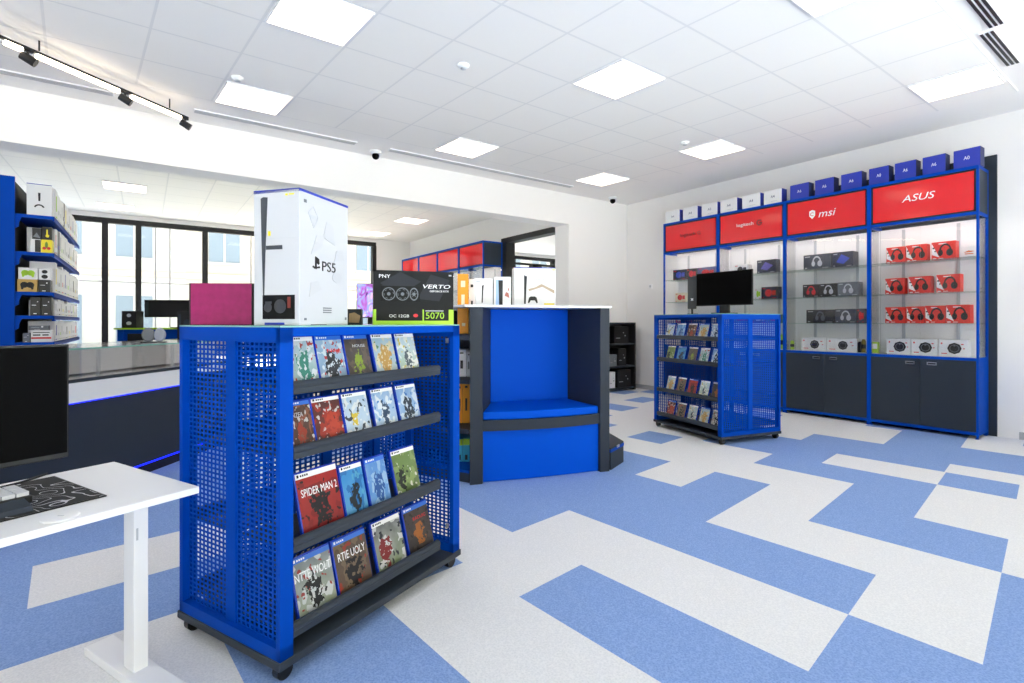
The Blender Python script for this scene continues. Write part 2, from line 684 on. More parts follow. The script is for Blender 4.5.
for i, j, lb in [(-2, 1, 'large ceiling light panel above the tall white console box'), (-2, 4, 'ceiling light panel beside the long wall vent above the opening'),
                 (2, 4, 'ceiling light panel beside the black dome camera and wall vent'), (2, 0, 'ceiling light panel in the middle of the tiled ceiling'),
                 (2, -3, 'ceiling light panel cut by the top edge of the photo'), (6, 1, 'ceiling light panel above the white boxes on the cabinets'),
                 (6, 4, 'smallest ceiling light panel, close to the far room corner'), (6, -3, 'ceiling light panel beside the black slotted air vent')]:
    ceiling_light(gridp, i, j, lb)
k = 0
for i in (-6, -10):
    for j in (1, 4, -3):
        k += 1
        ceiling_light(gridp, i, j, 'ceiling light panel of the tiled grid over the desk side, %s of six' % ORD[k - 1])
for i in (-2,):
    ceiling_light(gridp, i, -3, 'ceiling light panel of the same grid, just above the top edge of the photo')
for i, j, lb in [(8.4, 4.2, 'ceiling light panel of the back room above the blue gondola shelf'), (.3, 4.0, 'ceiling light panel of the back room above the graphics card box'),
                 (8.7, 7.3, 'far ceiling light panel of the back room close to the windows'), (.35, 7.3, 'far ceiling light panel of the back room close to its white corner'),
                 (4.4, 4.1, 'ceiling light panel of the back room hidden behind the tall white box')]:
    ceiling_light(gridb, i, j, lb)


def vent(x0, x1, y, w, label, n, dark):
    t = thing('air_vent', label, 'air vent', rm((x0 + x1) / 2, y, H), TH, 'slotted ceiling vents')
    L = (x1 - x0) / 2
    m = MB()
    m.box(-L, L, -w / 2, w / 2, -.012, 0)
    m.build('frame', WHITE, t)
    for i in range(n):
        yy = -w / 2 + w * (i + .5) / n
        m = MB()
        m.box(-L + .01, L - .01, yy - w / n * .3, yy + w / n * .3, -.016, -.0125)
        m.build('slot', dark, t)


VG = pm('vent_grey', '#bdbdc1', .6)
vent(-8.9, -7.42, -.37, .09, 'grey slotted ceiling vent beneath the track light', 3, VG)
vent(-6.78, -5.1, -.37, .09, 'long grey slotted ceiling vent between the track light and the dome camera', 3, VG)
vent(-4.69, -1.62, -.39, .09, 'longest grey slotted ceiling vent, ending near the room corner', 3, VG)
vent(-2.9, -2.13, -5.54, .088, 'black three-slot ceiling vent touching the top edge of the photo', 3, BLACK)
vent(-2.08, -1.26, -5.47, .088, 'black three-slot ceiling vent above the red sign cabinets', 3, BLACK)


def dome(p, label, sc=1.):
    t = thing('dome_camera', label, 'security camera', p)
    m = MB()
    m.lathe([(.06 * sc, 0), (.062 * sc, -.02 * sc), (.05 * sc, -.035 * sc), (.04 * sc, -.036 * sc)])
    m.build('mount', WHITE, t, smooth=True)
    m = MB()
    m.ball((0, 0, -.055 * sc), .04 * sc)
    m.build('lens_dome', BLACKS, t, smooth=True)


dome(rm(-4.8, -.22, H), 'black dome security camera on the ceiling between two vents', 1.15)
dome(rm(-.57, -.28, H), 'small dome security camera high in the room corner', 1.2)


def detector(p, label):
    t = thing('smoke_detector', label, 'smoke detector', p)
    m = MB()
    m.lathe([(.05, 0), (.05, -.01), (.042, -.022), (.03, -.03), (.02, -.03)])
    m.build('housing', WHITE, t, smooth=True)
    m = MB()
    m.lathe([(.024, -.03), (.024, -.036), (.014, -.04), (.004, -.04)])
    m.build('sensor', LGREY, t, smooth=True)


for x, y, lb in [(-5.01, -2.79, 'white round smoke detector in the middle of the tiled ceiling'), (-1.91, -2.72, 'white round smoke detector beside the light over the cabinets'),
                 (-6.52, -1.44, 'white round smoke detector beside the light over the opening'), (-8.05, -1.11, 'white round smoke detector behind the track light end')]:
    detector(rm(x, y, H - .012), lb)
t = thing('wall_socket', 'small white wall plate on the bare right wall beside the cabinets', 'socket', rm(XWR, -.55, 1.83), TH - PI / 2)
m = MB()
m.box(-.04, .04, -.008, 0, -.04, .04, bev=.003)
m.build('plate', WHITE, t)
m = MB()
m.disc(0, 0, .022, y=-.0085)
m.build('socket_face', LGREY, t)

# ---- track light
P0, P1 = Vector((-3.98, 2.7, 3.25)), Vector((-3.276, 5.205, 3.25))
dv = (P1 - P0)
TL = dv.length
ta = math.atan2(dv.y, dv.x)
t = thing('track_light', 'black ceiling track with glowing white light bars', 'track light', P0, ta)
m = MB()
m.box(0, TL, -.011, .011, 0, .02)
for xx in (.3, 1.3, 2.4):
    m.cyl((xx, 0, .03), (xx, 0, H - 3.25), .006, n=8)
m.build('rail', BLACKM, t)
SP = [1.227, 1.963, 2.57]
for a, b in ((.1, .9), (1.08, 1.19), (1.28, 1.91), (2.02, 2.52)):
    m = MB()
    m.box(a, b, -.019, .019, -.034, -.001, bev=.008)
    m.build('light_bar', TRACK_E, t)
for k, (xx, lb) in enumerate(zip(SP, ('black track spotlight close to the left edge of the photo', 'middle black track spotlight between two light bars', 'end black track spotlight above the opening'))):
    p = P0 + dv.normalized() * xx
    s = thing('track_spotlight', lb, 'spotlight', (p.x, p.y, p.z - .002), ta, 'track spotlights')
    m = MB()
    m.cyl((0, 0, .0), (0, 0, -.05), .009, n=10)
    m.box(-.03, .03, -.012, .012, -.012, -.001)
    m.build('bracket', BLACK, s)
    m = MB()
    m.cyl((-.03, .02, -.045), (.03, -.035, -.09), .032, .034, n=18)
    m.build('lamp_head', BLACK, s)

# ------------------------------------------------------------------ window wall and outside
WM = BLACKM
ZW = 3.18


def window(n, x0, x1, mull, fine):
    t = thing('window_%d' % n, '', 'window')
    for kk in ('label', 'category'):
        del t[kk]
    t['kind'] = 'structure'
    t.location = rm(0, YW, 0)
    t.rotation_euler = (0, 0, TH)
    m = MB()
    m.box(x0, x1, 0, .12, ZW, ZW + .1)
    m.box(x0, x1, 0, .12, 0, .12)
    for q in mull:
        m.box(q - .05, q + .05, -.02, .12, .12, ZW)
    m.build('window_frame', WM, t)
    m = MB()
    for q in fine:
        m.box(q - .012, q + .012, .05, .08, .12, ZW)
    m.box(x0, x1, .05, .08, 2.0, 2.02)
    m.build('glazing_bar', LGREY, t)
    m = MB()
    m.box(x0, x1, .06, .066, .12, ZW)
    m.build('window_pane', GLASS, t)


FRONT = [-10.35, -8.4, -6.45, -4.5, -2.55, -.65]
t = bpy.data.objects.new('window_3', None)  # added glazing, out of view, lets in daylight to lift the ceiling
COL.objects.link(t)
t['kind'] = 'structure'
t.location = rm(0, YF, 0)
t.rotation_euler = (0, 0, TH)
m = MB()
m.box(-10.4, -.6, -.1, 0, 0, .1)
m.box(-10.4, -.6, -.1, 0, 3.05, 3.15)
for q in FRONT:
    m.box(q - .05, q + .05, -.1, .02, .1, 3.05)
m.build('window_frame', WM, t)
m = MB()
m.box(-10.4, -.6, -.06, -.054, .1, 3.05)
m.build('window_pane', GLASS, t)
window(1, -11, -2.25, [-10.9, -9.2, -7.83, -7.29, -6.11, -4.2, -2.3], [-8.5, -6.75, -5.2, -3.2, -7.0])
window(2, -1.1, XR, [-1.05, .6, 2.2, 3.8, 5.4], [-.3, 1.4])
mb = MB()
mb.box(XL, XR, YW, YW + .2, ZW + .1, H)
mb.box(-2.25, -1.1, YW, YW + .2, 0, ZW + .1)
struct(mb.build('wall_window_side', PLASTER, loc=K3, rotz=TH))
mb = MB()
mb.box(XS + .5, XR, 4.6, 4.65, 2.74, 2.80)
mb.box(1.4, 1.7, 4.5, 4.7, 0, 2.74)
struct(mb.build('trim_2', BLACKM, loc=K3, rotz=TH))

FAC = [pm('facade_cream', '#bcbab8', .9), pm('facade_white', '#bcbdc0', .9), pm('facade_peach', '#bcb4ad', .9)]
FWIN = pm('facade_window', '#7b8ba0', .3)
gm = MB()
gm.box(-40, 30, -30, YF - .15, -.3, -.02)
struct(MB().box(-40, 30, YW + .3, 30, -.3, -.02).build('street_asphalt', pm('asphalt', '#6d6f73', .9), loc=K3, rotz=TH))
struct(gm.build('street_ground', pm('bounce_paving', '#e4e4e4', .9), loc=K3, rotz=TH))  # unseen front paving, kept very pale to bounce light up to the ceiling
for k, (x0, x1, y, h, lb) in enumerate([(-22, -12.4, 15, 9, 'cream town house seen through the windows behind the gondola'),
                                        (-12.4, -6.0, 15.0, 8, 'white town house seen through the windows above the counter'),
                                        (-6.0, 2, 15.0, 10, 'pale town house seen through the window behind the graphics card box'),
                                        (2.3, 14, 16, 9, 'pale town house seen through the side opening')]):
    t = thing('town_house', lb, 'building', rm(0, y, -.02), TH, 'houses across the street')
    m = MB()
    m.box(x0, x1, 0, 5, 0, h)
    m.build('facade_wall', FAC[k % 3], t)
    m = MB()
    m.box(x0, x1, -.25, 5.2, h, h + .3)
    m.box(x0, x1, -.08, 0, 2.75, 2.95)
    m.build('cornice', FAC[(k + 1) % 3], t)
    n = int((x1 - x0) / 1.9)
    for i in range(n):
        for z0 in (.5, 3.4, 6.2):
            xx = x0 + .7 + i * (x1 - x0 - .8) / n
            m = MB()
            m.box(xx, xx + 1.0, -.03, .02, z0, z0 + 1.6)
            w = m.build('window', FWIN, t)
            m = MB()
            m.box(xx - .06, xx + 1.06, -.08, 0, z0 - .08, z0)
            m.box(xx + .47, xx + .53, -.05, -.03, z0, z0 + 1.6)
            m.build('sill', FAC[1], w)

# ------------------------------------------------------------------ game gondolas
TILT = math.radians(15)


def cart(name, label, loc, rotz, L, W, Ht, lips, open_rear=True, tail=.052):
    t = thing(name, label, 'display stand', loc, rotz)
    zb = .052
    m = MB()
    m.box(-.006, L + .006, -.006, W + .006, zb, zb + .028, bev=.004)
    m.build('base', DARKM, t)
    for k, (x, y) in enumerate([(.035, .035), (L - .035, .035), (.035, W - .035), (L - .035, W - .035)]):
        m = MB()
        m.cyl((x, y - .014, .03), (x, y + .014, .03), .03, n=20)
        c = m.build('caster', BLACK, t, smooth=False)
        m = MB()
        m.box(x - .02, x + .02, y - .018, y + .018, .04, zb)
        m.build('caster_fork', BLACKM, c)
    z0, zt = zb + .028, Ht - .006
    pw = .045
    for k, x in enumerate((0, L)):
        s = 1 if k == 0 else -1
        m = MB()
        xa, xb = sorted((x, x + s * .05))
        m.box(xa, xb, 0, .022, z0, zt)
        m.box(xa, xb, W - .022, W, z0, zt)
        m.box(xa, xb, 0, W, zt - .05, zt)
        m.box(xa, xb, 0, W, z0, z0 + .04)
        xc, xd = sorted((x + s * .018, x + s * .034))
        m.box(xc, xd, W / 2 - .03, W / 2 + .03, z0, zt)
        m.build('end_frame', BLUE, t)
        for h in (0, 1):
            ya, yb = (.022, W / 2 - .03) if h == 0 else (W / 2 + .03, W - .022)
            m = MB()
            m.perf(ya, yb, z0 + .04, zt - .05, .0265, .0178, .58)
            p = m.build('perforated_panel', BLUE, t, loc=(x + s * .026, 0, 0), rotz=PI / 2)
            md = p.modifiers.new('sheet', 'SOLIDIFY')
            md.thickness = .0015
    m = MB()
    m.perf(.05, L - .05, z0, zt - .03, .0265, .0178, .58)
    p = m.build('centre_panel', BLUE, t, loc=(0, W / 2, 0))
    p.modifiers.new('sheet', 'SOLIDIFY').thickness = .0015
    m = MB()
    m.box(.05, L - .05, 0, .02, zt - .03, zt)
    m.box(.05, L - .05, W - .02, W, zt - .03, zt)
    m.box(L * .42, L * .46, W / 2 - .012, W / 2 + .012, z0, zt)
    m.box(L * .72, L * .76, W / 2 - .012, W / 2 + .012, z0, zt)
    m.build('top_rail', BLUE, t)
    m = MB()
    m.box(0, L, 0, W, zt, Ht)
    m.build('glass_top', GEDGE, t)
    D = W / 2 - .02
    for k, z in enumerate(lips):
        for side in ((0, 1) if open_rear else (0,)):
            def Y(y):
                return y if side == 0 else W - y
            m = MB()
            a, b = sorted((Y(.012), Y(D)))
            m.box(.052, L - tail, a, b, z - .03, z - .02)
            m.cyl((.052, Y(.014), z - .002), (L - tail, Y(.014), z - .002), .0165, n=14)
            a, b = sorted((Y(.0), Y(.012)))
            m.box(.052, L - tail, a, b, z - .03, z)
            m.build('shelf', DARKM, t)
    for x in (.06, L - .06):
        for z in (Ht - .09, .2):
            m = MB()
            m.box(x - .004, x + .004, .024, .036, z, z + .022)
            m.build('clip', STEEL, t)
    return t


def game_case(parent_loc, rotz, x, z, w, h, cover, band, label, group, title=None, y=.045, tilt=TILT):
    M = Matrix.Translation(parent_loc) @ Matrix.Rotation(rotz, 4, 'Z')
    p = M @ Vector((x, y, z))
    t = tag(MB().box(-w / 2, w / 2, 0, .0145, 0, h, bev=.002).build('game_case', CASEB, None), label, 'game case', group)
    t.location = p
    t.rotation_euler = (-tilt, 0, rotz)
    m = MB()
    m.rect(-w / 2 + .006, w / 2 - .003, .004, h * .885, .0008)
    m.build('cover_art', cover, t, loc=(0, -.0002, 0))
    m = MB()
    m.rect(-w / 2 + .006, w / 2 - .003, h * .885, h - .007, .0008)
    bnd = m.build('title_band', band, t, loc=(0, -.0002, 0))
    m = MB()
    c = PRINTK if band is PRINTW else PRINTW
    m.rect(-w / 2 + .012, -w / 2 + .02, h * .91, h * .955, .0004)
    for q in range(4):
        m.rect(-w / 2 + .026 + q * .009, -w / 2 + .032 + q * .009, h * .915, h * .945, .0004)
    m.build('band_print', c, bnd, loc=(0, -.0009, 0))
    if title:
        for s, tx, tz, tw, th_, tm in title:
            text(s, tx * w, tz * h, tw * w, th_ * h, tm, t, 'title_lettering', loc=(0, -.0011, 0), th=.0005)
    return t


BANDB = pm('blue_band_print', '#2e6fd6', .3)
C1 = Vector((-.761, 1.689, 0))
R1 = math.radians(59.5)
LIP1 = [.985, .765, .45, .165]
cart('game_gondola', 'large blue perforated gondola on casters with rows of game cases', C1, R1, .988, .617, 1.188, LIP1, tail=.15)

AR = {}


def art(name, *a, **k):
    AR[name] = cover_mat('cover_' + name, *a, **k)
    return AR[name]


rows1 = [
    (0, .13, .172, [(.102, art('teal', '#a9c8d8', '#5c8f6a', '#dfe6ea', '#3c8a78', 1, blot2='#b8493f'), PRINTW, 'game case with teal and white cover, half hidden behind the near post, top shelf'),
                    (.226, art('sky_red', '#8fb7dd', '#4d6f8d', '#d9e4ec', '#30343c', 2, blot2='#c23a37'), BANDB, 'sky blue game case with red and black shapes, second on the top shelf'),
                    (.360, art('brown', '#4b4746', '#39343a', '#6a5d53', '#8fa63c', 3, fr=.22, blot2='#544f52'), BANDB, 'dark brown game case with a yellow-green figure mass, middle of the top shelf'),
                    (.507, art('gold_sky', '#a4cbe8', '#7fa6c2', '#e5d9b4', '#c79b52', 4, blot2='#5d8c5e'), PRINTW, 'game case with a pale sky and golden shapes, fourth on the top shelf'),
                    (.647, art('pale_yellow', '#b7d4ea', '#8fae4f', '#eef1ea', '#54616a', 5, fr=.2, blot2='#d7c24a'), PRINTW, 'game case with a pale blue cover and yellow-green ground, end of the top shelf')]),
    (1, .135, .172, [(.09, art('ember', '#33302f', '#4a2f2b', '#8e5a46', '#a33c28', 6, fr=.2, blot2='#d5d0cc'), BANDB, 'dark game case with ember blots, half hidden behind the near post, second shelf'),
                     (.211, art('crimson', '#3a3233', '#55302e', '#a8382c', '#c2452f', 7, fr=.2, blot2='#d8d4d2', fx=.6), PRINTW, 'black game case with a crimson creature shape on the second shelf'),
                     (.351, art('cloud', '#a7cdf0', '#cfdde8', '#eef3f6', '#e0c541', 8, fr=.16, fx=.4, blot2='#3b4450'), PRINTW, 'light blue game case with white and yellow shapes, middle of the second shelf'),
                     (.505, art('snow', '#79aee6', '#c9dff2', '#eaf2f9', '#39516f', 9, fr=.2, blot2='#4f8bd0'), PRINTW, 'blue game case with snowy white shapes, fourth on the second shelf'),
                     (.652, art('peak', '#5f9ade', '#a9c8e6', '#d7e6f4', '#2f3d4c', 10, fr=.24, blot2='#4a7fc4'), PRINTW, 'blue game case with a dark mountain-like mass, end of the second shelf')]),
    (2, .19, .222, [(.18, art('scarlet', '#c4302b', '#6d1f20', '#8a2022', '#16161c', 12, fr=.24, fz=.38, blot2='#2a1518'), PRINTW, 'large scarlet game case with white lettering and a number on the third shelf'),
                    (.3405, art('lagoon', '#3f9fe6', '#79b8d9', '#2a79c0', '#1c2630', 13, fr=.24, fz=.36, blot2='#5fb0d8'), PRINTW, 'lagoon blue game case with a black mass, beside the scarlet case'),
                    (.469, art('azure', '#3d87dd', '#6fa4de', '#a9cdf0', '#2d5fa8', 14, fr=.24, blot2='#86b9ea'), BANDB, 'azure game case with pale shapes, third along the third shelf'),
                    (.641, art('olive', '#6f8a4a', '#3f4c33', '#93a86a', '#20241f', 15, fr=.2, fx=.3, blot2='#e8e6d8'), PRINTW, 'olive green game case with a white band, end of the third shelf')]),
    (3, .172, .215, [(.153, art('ash', '#6d7a80', '#a9b27f', '#d9dcdc', '#15171a', 16, fr=.22, blot2='#a7423c'), BANDB, 'grey game case with white NTTE WOLT lettering, nearest on the bottom shelf'),
                     (.333, art('umber', '#57493f', '#6a5040', '#7d6a55', '#17161a', 17, fr=.24, blot2='#a63f30'), BANDB, 'umber game case with white RTIE UOLY lettering on the bottom shelf'),
                     (.537, art('mixed', '#4a4a52', '#7fa03e', '#e4e4e4', '#8a2a2a', 18, fr=.2, fx=.35, blot2='#2b2f38'), PRINTW, 'dark game case with red, white and green blots, third on the bottom shelf'),
                     (.727, art('rust', '#463f3c', '#332c2b', '#4f4641', '#b06a2d', 19, fr=.18, blot2='#2b2626'), BANDB, 'dark brown game case with a rust orange ring shape, end of the bottom shelf')])]
TITLES = {'scarlet': [('SPIDER MAN 2', .02, .66, .84, .12, PRINTW)], 'ash': [('NTTE WOLT', .0, .66, .9, .14, PRINTW)], 'umber': [('RTIE UOLY', .02, .66, .8, .14, PRINTW)],
          'rust': [('RAOUIG', .1, .7, .5, .07, PRINTR)], 'sky_red': [('Nihg', .15, .66, .5, .1, PRINTR)], 'ember': [('ENZEA', -.1, .7, .5, .09, LGREY)], 'brown': [('HOUSE', .1, .74, .5, .06, LGREY)]}
for r, w, h, items in rows1:
    for x, cv, band, lb in items:
        nm = cv.name.replace('cover_', '')
        ww = w if not (r == 2 and x > .2) else (.118 if x < .6 else .155)
        if r == 0 and x < .15:
            ww = .115
        if r == 1 and x < .15:
            ww = .105
        hh = h if not (r == 2 and x > .2) else .20
        hh += (.022, .01, .01, 0)[r]
        game_case(C1, R1, x + .04, LIP1[r] - .0195, ww, hh, cv, band, lb, 'game cases on the near gondola', TITLES.get(nm))

# far gondola
D2 = math.radians(-67.5)
N2 = Vector((2.035, 4.998))
X2 = Vector((math.cos(D2), math.sin(D2)))
C2 = Vector((N2.x - 1.03 * X2.x, N2.y - 1.03 * X2.y, 0))
LIP2 = [1.04, .788, .444, .167]
cart('game_gondola', 'smaller blue perforated gondola in front of the cabinets carrying a monitor', C2, D2, 1.03, .79, 1.283, LIP2)
pal2 = ['cloud', 'azure', 'ember', 'gold_sky', 'snow', 'olive', 'lagoon', 'brown', 'teal', 'peak', 'gold_sky', 'umber', 'scarlet', 'pale_yellow', 'rust', 'crimson', 'umber', 'pale_yellow', 'gold_sky', 'ash']
cname = ['pale cloud', 'azure', 'ember dark', 'golden', 'snow blue', 'olive', 'lagoon blue', 'brown', 'teal', 'peak blue', 'golden', 'umber', 'scarlet', 'yellow-green', 'rust', 'crimson', 'umber', 'yellow-green', 'golden', 'ashen']
SHN = ['top', 'second', 'third', 'bottom']
for r in range(4):
    for k in range(5):
        i = r * 5 + k
        game_case(C2, D2, .2 + .172 * k + (.01 if r else 0), LIP2[r] - .0195, .135, .175 if r < 2 else .18, AR[pal2[i]], PRINTW if i % 3 else BANDB,
                  '%s game case, %s from the left on the %s shelf of the far gondola' % (cname[i], ORD[k], SHN[r]), 'game cases on the far gondola')

# ------------------------------------------------------------------ boxes on the near gondola
ZT1 = 1.188


def card_box(name, label, cat, loc, rotz, W, D, Hh, mat, group=None, bev=.002):
    """a carton: its base centre-front-left corner at loc, front face towards local -y"""
    m = MB()
    m.box(0, W, 0, D, 0, Hh, bev=bev, seg=1)
    o = m.build(name, mat, None, loc=loc, rotz=rotz)
    return tag(o, label, cat, group)


# tall white console box
RX = math.radians(75)
bx = card_box('console_box', 'tall white console carton with blue top edges standing on the near gondola', 'box', (-.722, 1.75, ZT1), RX, .29, .186, .467, pm('console_card', '#cbccd1', .55, spec=.2))
face_l = dict(loc=(-.0006, .186, 0), rotz=-PI / 2)
m = MB()
m.plate([(.038, .425), (.029, .46 - .03), (.030, .44), (.040, .445), (.058, .443), (.056, .40), (.049, .25), (.044, .1), (.040, .1), (.034, .28)][2:], .0012)
m.rect(.052, .118, .262, .276)
m.build('console_picture', pm('console_dark', '#3c4149', .4), bx, **face_l)
m = MB()
m.rect(.038, .168, .022, .105)
ph = m.build('photo_print', pm('photo_black', '#0a0b0d', .5, spec=.2), bx, **face_l)
m = MB()
m.disc(.06, .062, .016)
m.rect(.05, .075, .075, .083)
m.disc(.11, .066, .024)
m.rect(.14, .152, .06, .098, mi=1)
m.build('photo_detail', [pm('photo_grey', '#3b3d42', .5), pm('photo_red', '#7a2e26', .5)], ph, loc=(0, -.0013, 0))
m = MB()
m.box(0, .0015, .0, .186, .458, .4685)
m.box(0, .29, -.0012, .0005, .460, .4685)
m.box(-.0012, .07, 0, .186, .4675, .4685)
m.build('edge_print', NAVY, bx)
MB().box(-.0012, 0, .06, .14, .002, .010).build('lower_edge_print', NAVY, bx)
m = MB()
for z, x0, x1 in ((.300, .02, .172), (.300, .002, .014)):
    m.rect(x0, x1, z, z + .0012, .0008)
for z in (.17, .31, .05):
    m.rect(.006, .012, z, z + .004, .0008)
    m.rect(.176, .181, z + .06, z + .064, .0008)
m.rect(.06, .07, .31, .326, .0008, mi=1)
m.rect(.13, .14, .445, .452, .0008, mi=1)
m.rect(.145, .165, .447, .452, .0008, mi=1)
m.build('small_print', [LGREY, YEL], bx, **face_l)
# right face: logo, diamond mark, small print
lg = text('PS5', .165, .215, .082, .036, PRINTK, bx, 'logo_lettering', loc=(0, -.0006, 0))
m = MB()
m.plate([(.083, .203), (.092, .200), (.092, .243), (.086, .246), (.083, .243)])
m.plate([(.093, .222), (.103, .217), (.108, .222), (.106, .238), (.093, .243)])
m.plate([(.068, .206), (.083, .200), (.083, .207), (.072, .212)])
m.plate([(.093, .203), (.112, .206), (.108, .213), (.093, .209)])
m.build('logo_mark', PRINTK, bx, loc=(0, -.0006, 0))
m = MB()
dp = [(.045, .395), (.073, .42), (.1, .385), (.075, .345)]
for k in range(4):
    a, b = Vector(dp[k]), Vector(dp[(k + 1) % 4])
    q = (b - a).normalized().orthogonal() * .0012
    m.plate([a - q, b - q, b + q, a + q])
m.rect(.058, .092, .376, .388, .0006)
m.build('diamond_print', LGREY, bx, loc=(0, -.0006, 0))
m = MB()
for k in range(3):
    m.rect(.13, .18, .045 + k * .008, .049 + k * .008)
m.rect(.022, .036, .425, .436)
m.rect(.024, .036, .018, .026)
m.rect(.268, .278, .02, .03)
m.rect(.06, .15, .001, .004)
m.build('small_print', GREYB, bx, loc=(0, -.0006, 0))
FN = pm('faint_print', '#c6c7cc', .5)
m = MB()
m.disc(.215, .18, .03, .02)
m.plate([(.06, .25), (.12, .28), (.14, .33), (.09, .32)])
m.plate([(.13, .32), (.2, .30), (.19, .37), (.15, .38)])
m.plate([(.2, .24), (.26, .25), (.25, .29), (.21, .28)])
m.plate([(.05, .1), (.12, .13), (.1, .16), (.06, .15)])
m.build('faint_print', FN, bx, loc=(0, -.0006, 0), )

# magenta box with black edges
pb = Vector((-1.255, 2.0, ZT1))
bx = card_box('game_box', 'flat magenta carton with black sides standing on the near gondola', 'box', pb, math.radians(3), .248, .06, .163, BLACK)
m = MB()
m.rect(.008, .238, .002, .162, .0015)
m.build('magenta_front', MAGENTA, bx, loc=(0, -.0004, 0))

# graphics card box
gx = card_box('graphics_card_box', 'black and lime graphics card carton on the near gondola', 'box', (-.63, 2.34, ZT1), math.radians(17), .368, .09, .249, pm('gpu_black', '#131417', .5, spec=.2))
m = MB()
m.rect(0, .368, .0, .018)
m.rect(0, .012, .018, .07)
m.rect(.345, .368, .018, .07)
m.rect(.222, .228, .018, .07)
m.build('lime_trim', LIME, gx, loc=(0, -.0006, 0))
m = MB()
m.box(-.001, .0, 0, .09, 0, .07)
m.build('lime_side', LIME, gx)
m = MB()
m.plate([(.03, .19), (.11, .13), (.215, .2), (.12, .243)], .0008)
m.plate([(.2, .12), (.26, .235), (.35, .21), (.3, .11)], .0008)
m.build('facet_print', pm('gpu_facet', '#2a2d33', .5, spec=.2), gx, loc=(0, -.0004, 0))
m = MB()
m.box(.03, .21, -.0022, -.0006, .105, .178, bev=.0006)
card = m.build('card_picture', pm('gpu_card', '#0b0c0e', .5, spec=.2), gx)
m = MB()
for cx in (.068, .13, .182):
    m.arc(cx, .141, .03 if cx < .18 else .02, .004, 0, 2 * PI, n=24, rz=.03)
    m.disc(cx, .141, .008)
    for a in range(6):
        m.arc(cx, .141, .022 if cx < .18 else .014, .002, a, a + .5, n=3)
m.build('fan_picture', GREYB, card, loc=(0, -.0023, 0))
text('PNY', .05, .222, .05, .016, PRINTW, gx, 'lettering', loc=(0, -.0006, 0))
text('VERTO', .288, .178, .128, .018, PRINTW, gx, 'lettering', loc=(0, -.0014, 0), shear=.2)
text('GEFORCE RTX', .3, .156, .09, .008, PRINTW, gx, 'lettering', loc=(0, -.0014, 0))
text('5070', .28, .042, .086, .03, LIME, gx, 'lettering', loc=(0, -.0006, 0))
text('OC 12GB', .115, .04, .09, .013, PRINTW, gx, 'lettering', loc=(0, -.0006, 0))
m = MB()
m.disc(.19, .042, .011, .008)
m.build('red_mark', PRINTR, gx, loc=(0, -.0006, 0))
m = MB()
m.rect(.235, .32, .062, .066)
m.rect(.345, .358, .228, .235)
m.build('small_print', LGREY, gx, loc=(0, -.0006, 0))

# little dark carton behind the tall box
sx = card_box('accessory_box', 'little black and brown carton beside the tall white console carton', 'box', (-.735, 2.3, ZT1), math.radians(10), .06, .06, .07, BLACKM)
m = MB()
m.plate([(.006, .01), (.05, .008), (.056, .04), (.03, .055), (.008, .05)])
m.build('brown_picture', pm('brown_print', '#8f7350', .5), sx, loc=(0, -.0006, 0))

# ------------------------------------------------------------------ monitor and console on the far gondola
ZT2 = 1.283
ma = Vector((1.975, 5.52))
mbv = Vector((2.325, 4.985))
md_ = (mbv - ma)
mw = md_.length
mr = math.atan2(md_.y, md_.x)
t = thing('monitor', 'black widescreen monitor standing on the far gondola', 'monitor', (ma.x, ma.y, ZT2), mr)
m = MB()
m.box(0, mw, 0, .02, .085, .432, bev=.003)
m.build('display_housing', BLACK, t)
m = MB()
m.rect(.006, mw - .006, .095, .427, .001)
m.build('screen', BLACKS, t, loc=(0, -.0004, 0))
m = MB()
m.box(mw * .42, mw * .58, .02, .05, .01, .25)
m.box(mw * .36, mw * .64, -.07, .12, 0, .012, bev=.003)
m.build('stand', BLACKM, t)
t = thing('portrait_display', 'narrow black display with a white mark beside the monitor', 'monitor', (1.965, 5.62, ZT2), math.radians(-20))
m = MB()
m.box(-.045, .045, 0, .05, .06, .41, bev=.004)
m.build('display_housing', pm('dark_grey_plastic', '#24272c', .4), t)
m = MB()
m.plate([(-.015, .15), (-.007, .15), (.015, .175), (.007, .175)])
m.plate([(-.015, .175), (-.007, .175), (.015, .15), (.007, .15)])
m.build('logo_mark', PRINTW, t, loc=(0, -.0006, 0))
m = MB()
m.box(-.01, .01, .01, .03, .008, .06)
m.box(-.05, .06, -.03, .07, 0, .009)
m.build('stand', BLACKM, t)

# ------------------------------------------------------------------ display cabinets
BW = .9775
HC = 2.80
CABROT = TH - PI / 2


def sign_text(kind, parent):
    if kind == 'asus':
        o = text('ASUS', .47, 2.575, .30, .075, PRINTW, parent, 'lettering', loc=(0, -.0012, 0), shear=.25)
    elif kind == 'msi':
        text('msi', .52, 2.56, .2, .085, PRINTW, parent, 'lettering', loc=(0, -.0012, 0), shear=.25)
        m = MB()
        sh = [(.31, 2.61), (.31, 2.55), (.345, 2.51), (.38, 2.55), (.38, 2.61), (.345, 2.625)]
        m.plate(sh)
        s = m.build('shield_mark', PRINTW, parent, loc=(0, -.0012, 0))
        m = MB()
        m.arc(.345, 2.57, .024, .008, .6, 5.6, n=16)
        m.build('shield_inner', PRINTR, s, loc=(0, -.0014, 0))
    elif kind == 'logi':
        text('logitech', .42, 2.575, .25, .06, PRINTW, parent, 'lettering', loc=(0, -.0012, 0))
        m = MB()
        m.arc(.63, 2.575, .04, .014, .6, 6.0, n=20)
        m.rect(.63, .668, 2.565, 2.58)
        m.build('round_mark', PRINTK, parent, loc=(0, -.0012, 0))
    elif kind == 'dark':
        text('logitech G', .5, 2.56, .36, .065, PRINTK, parent, 'lettering', loc=(0, -.0012, 0))


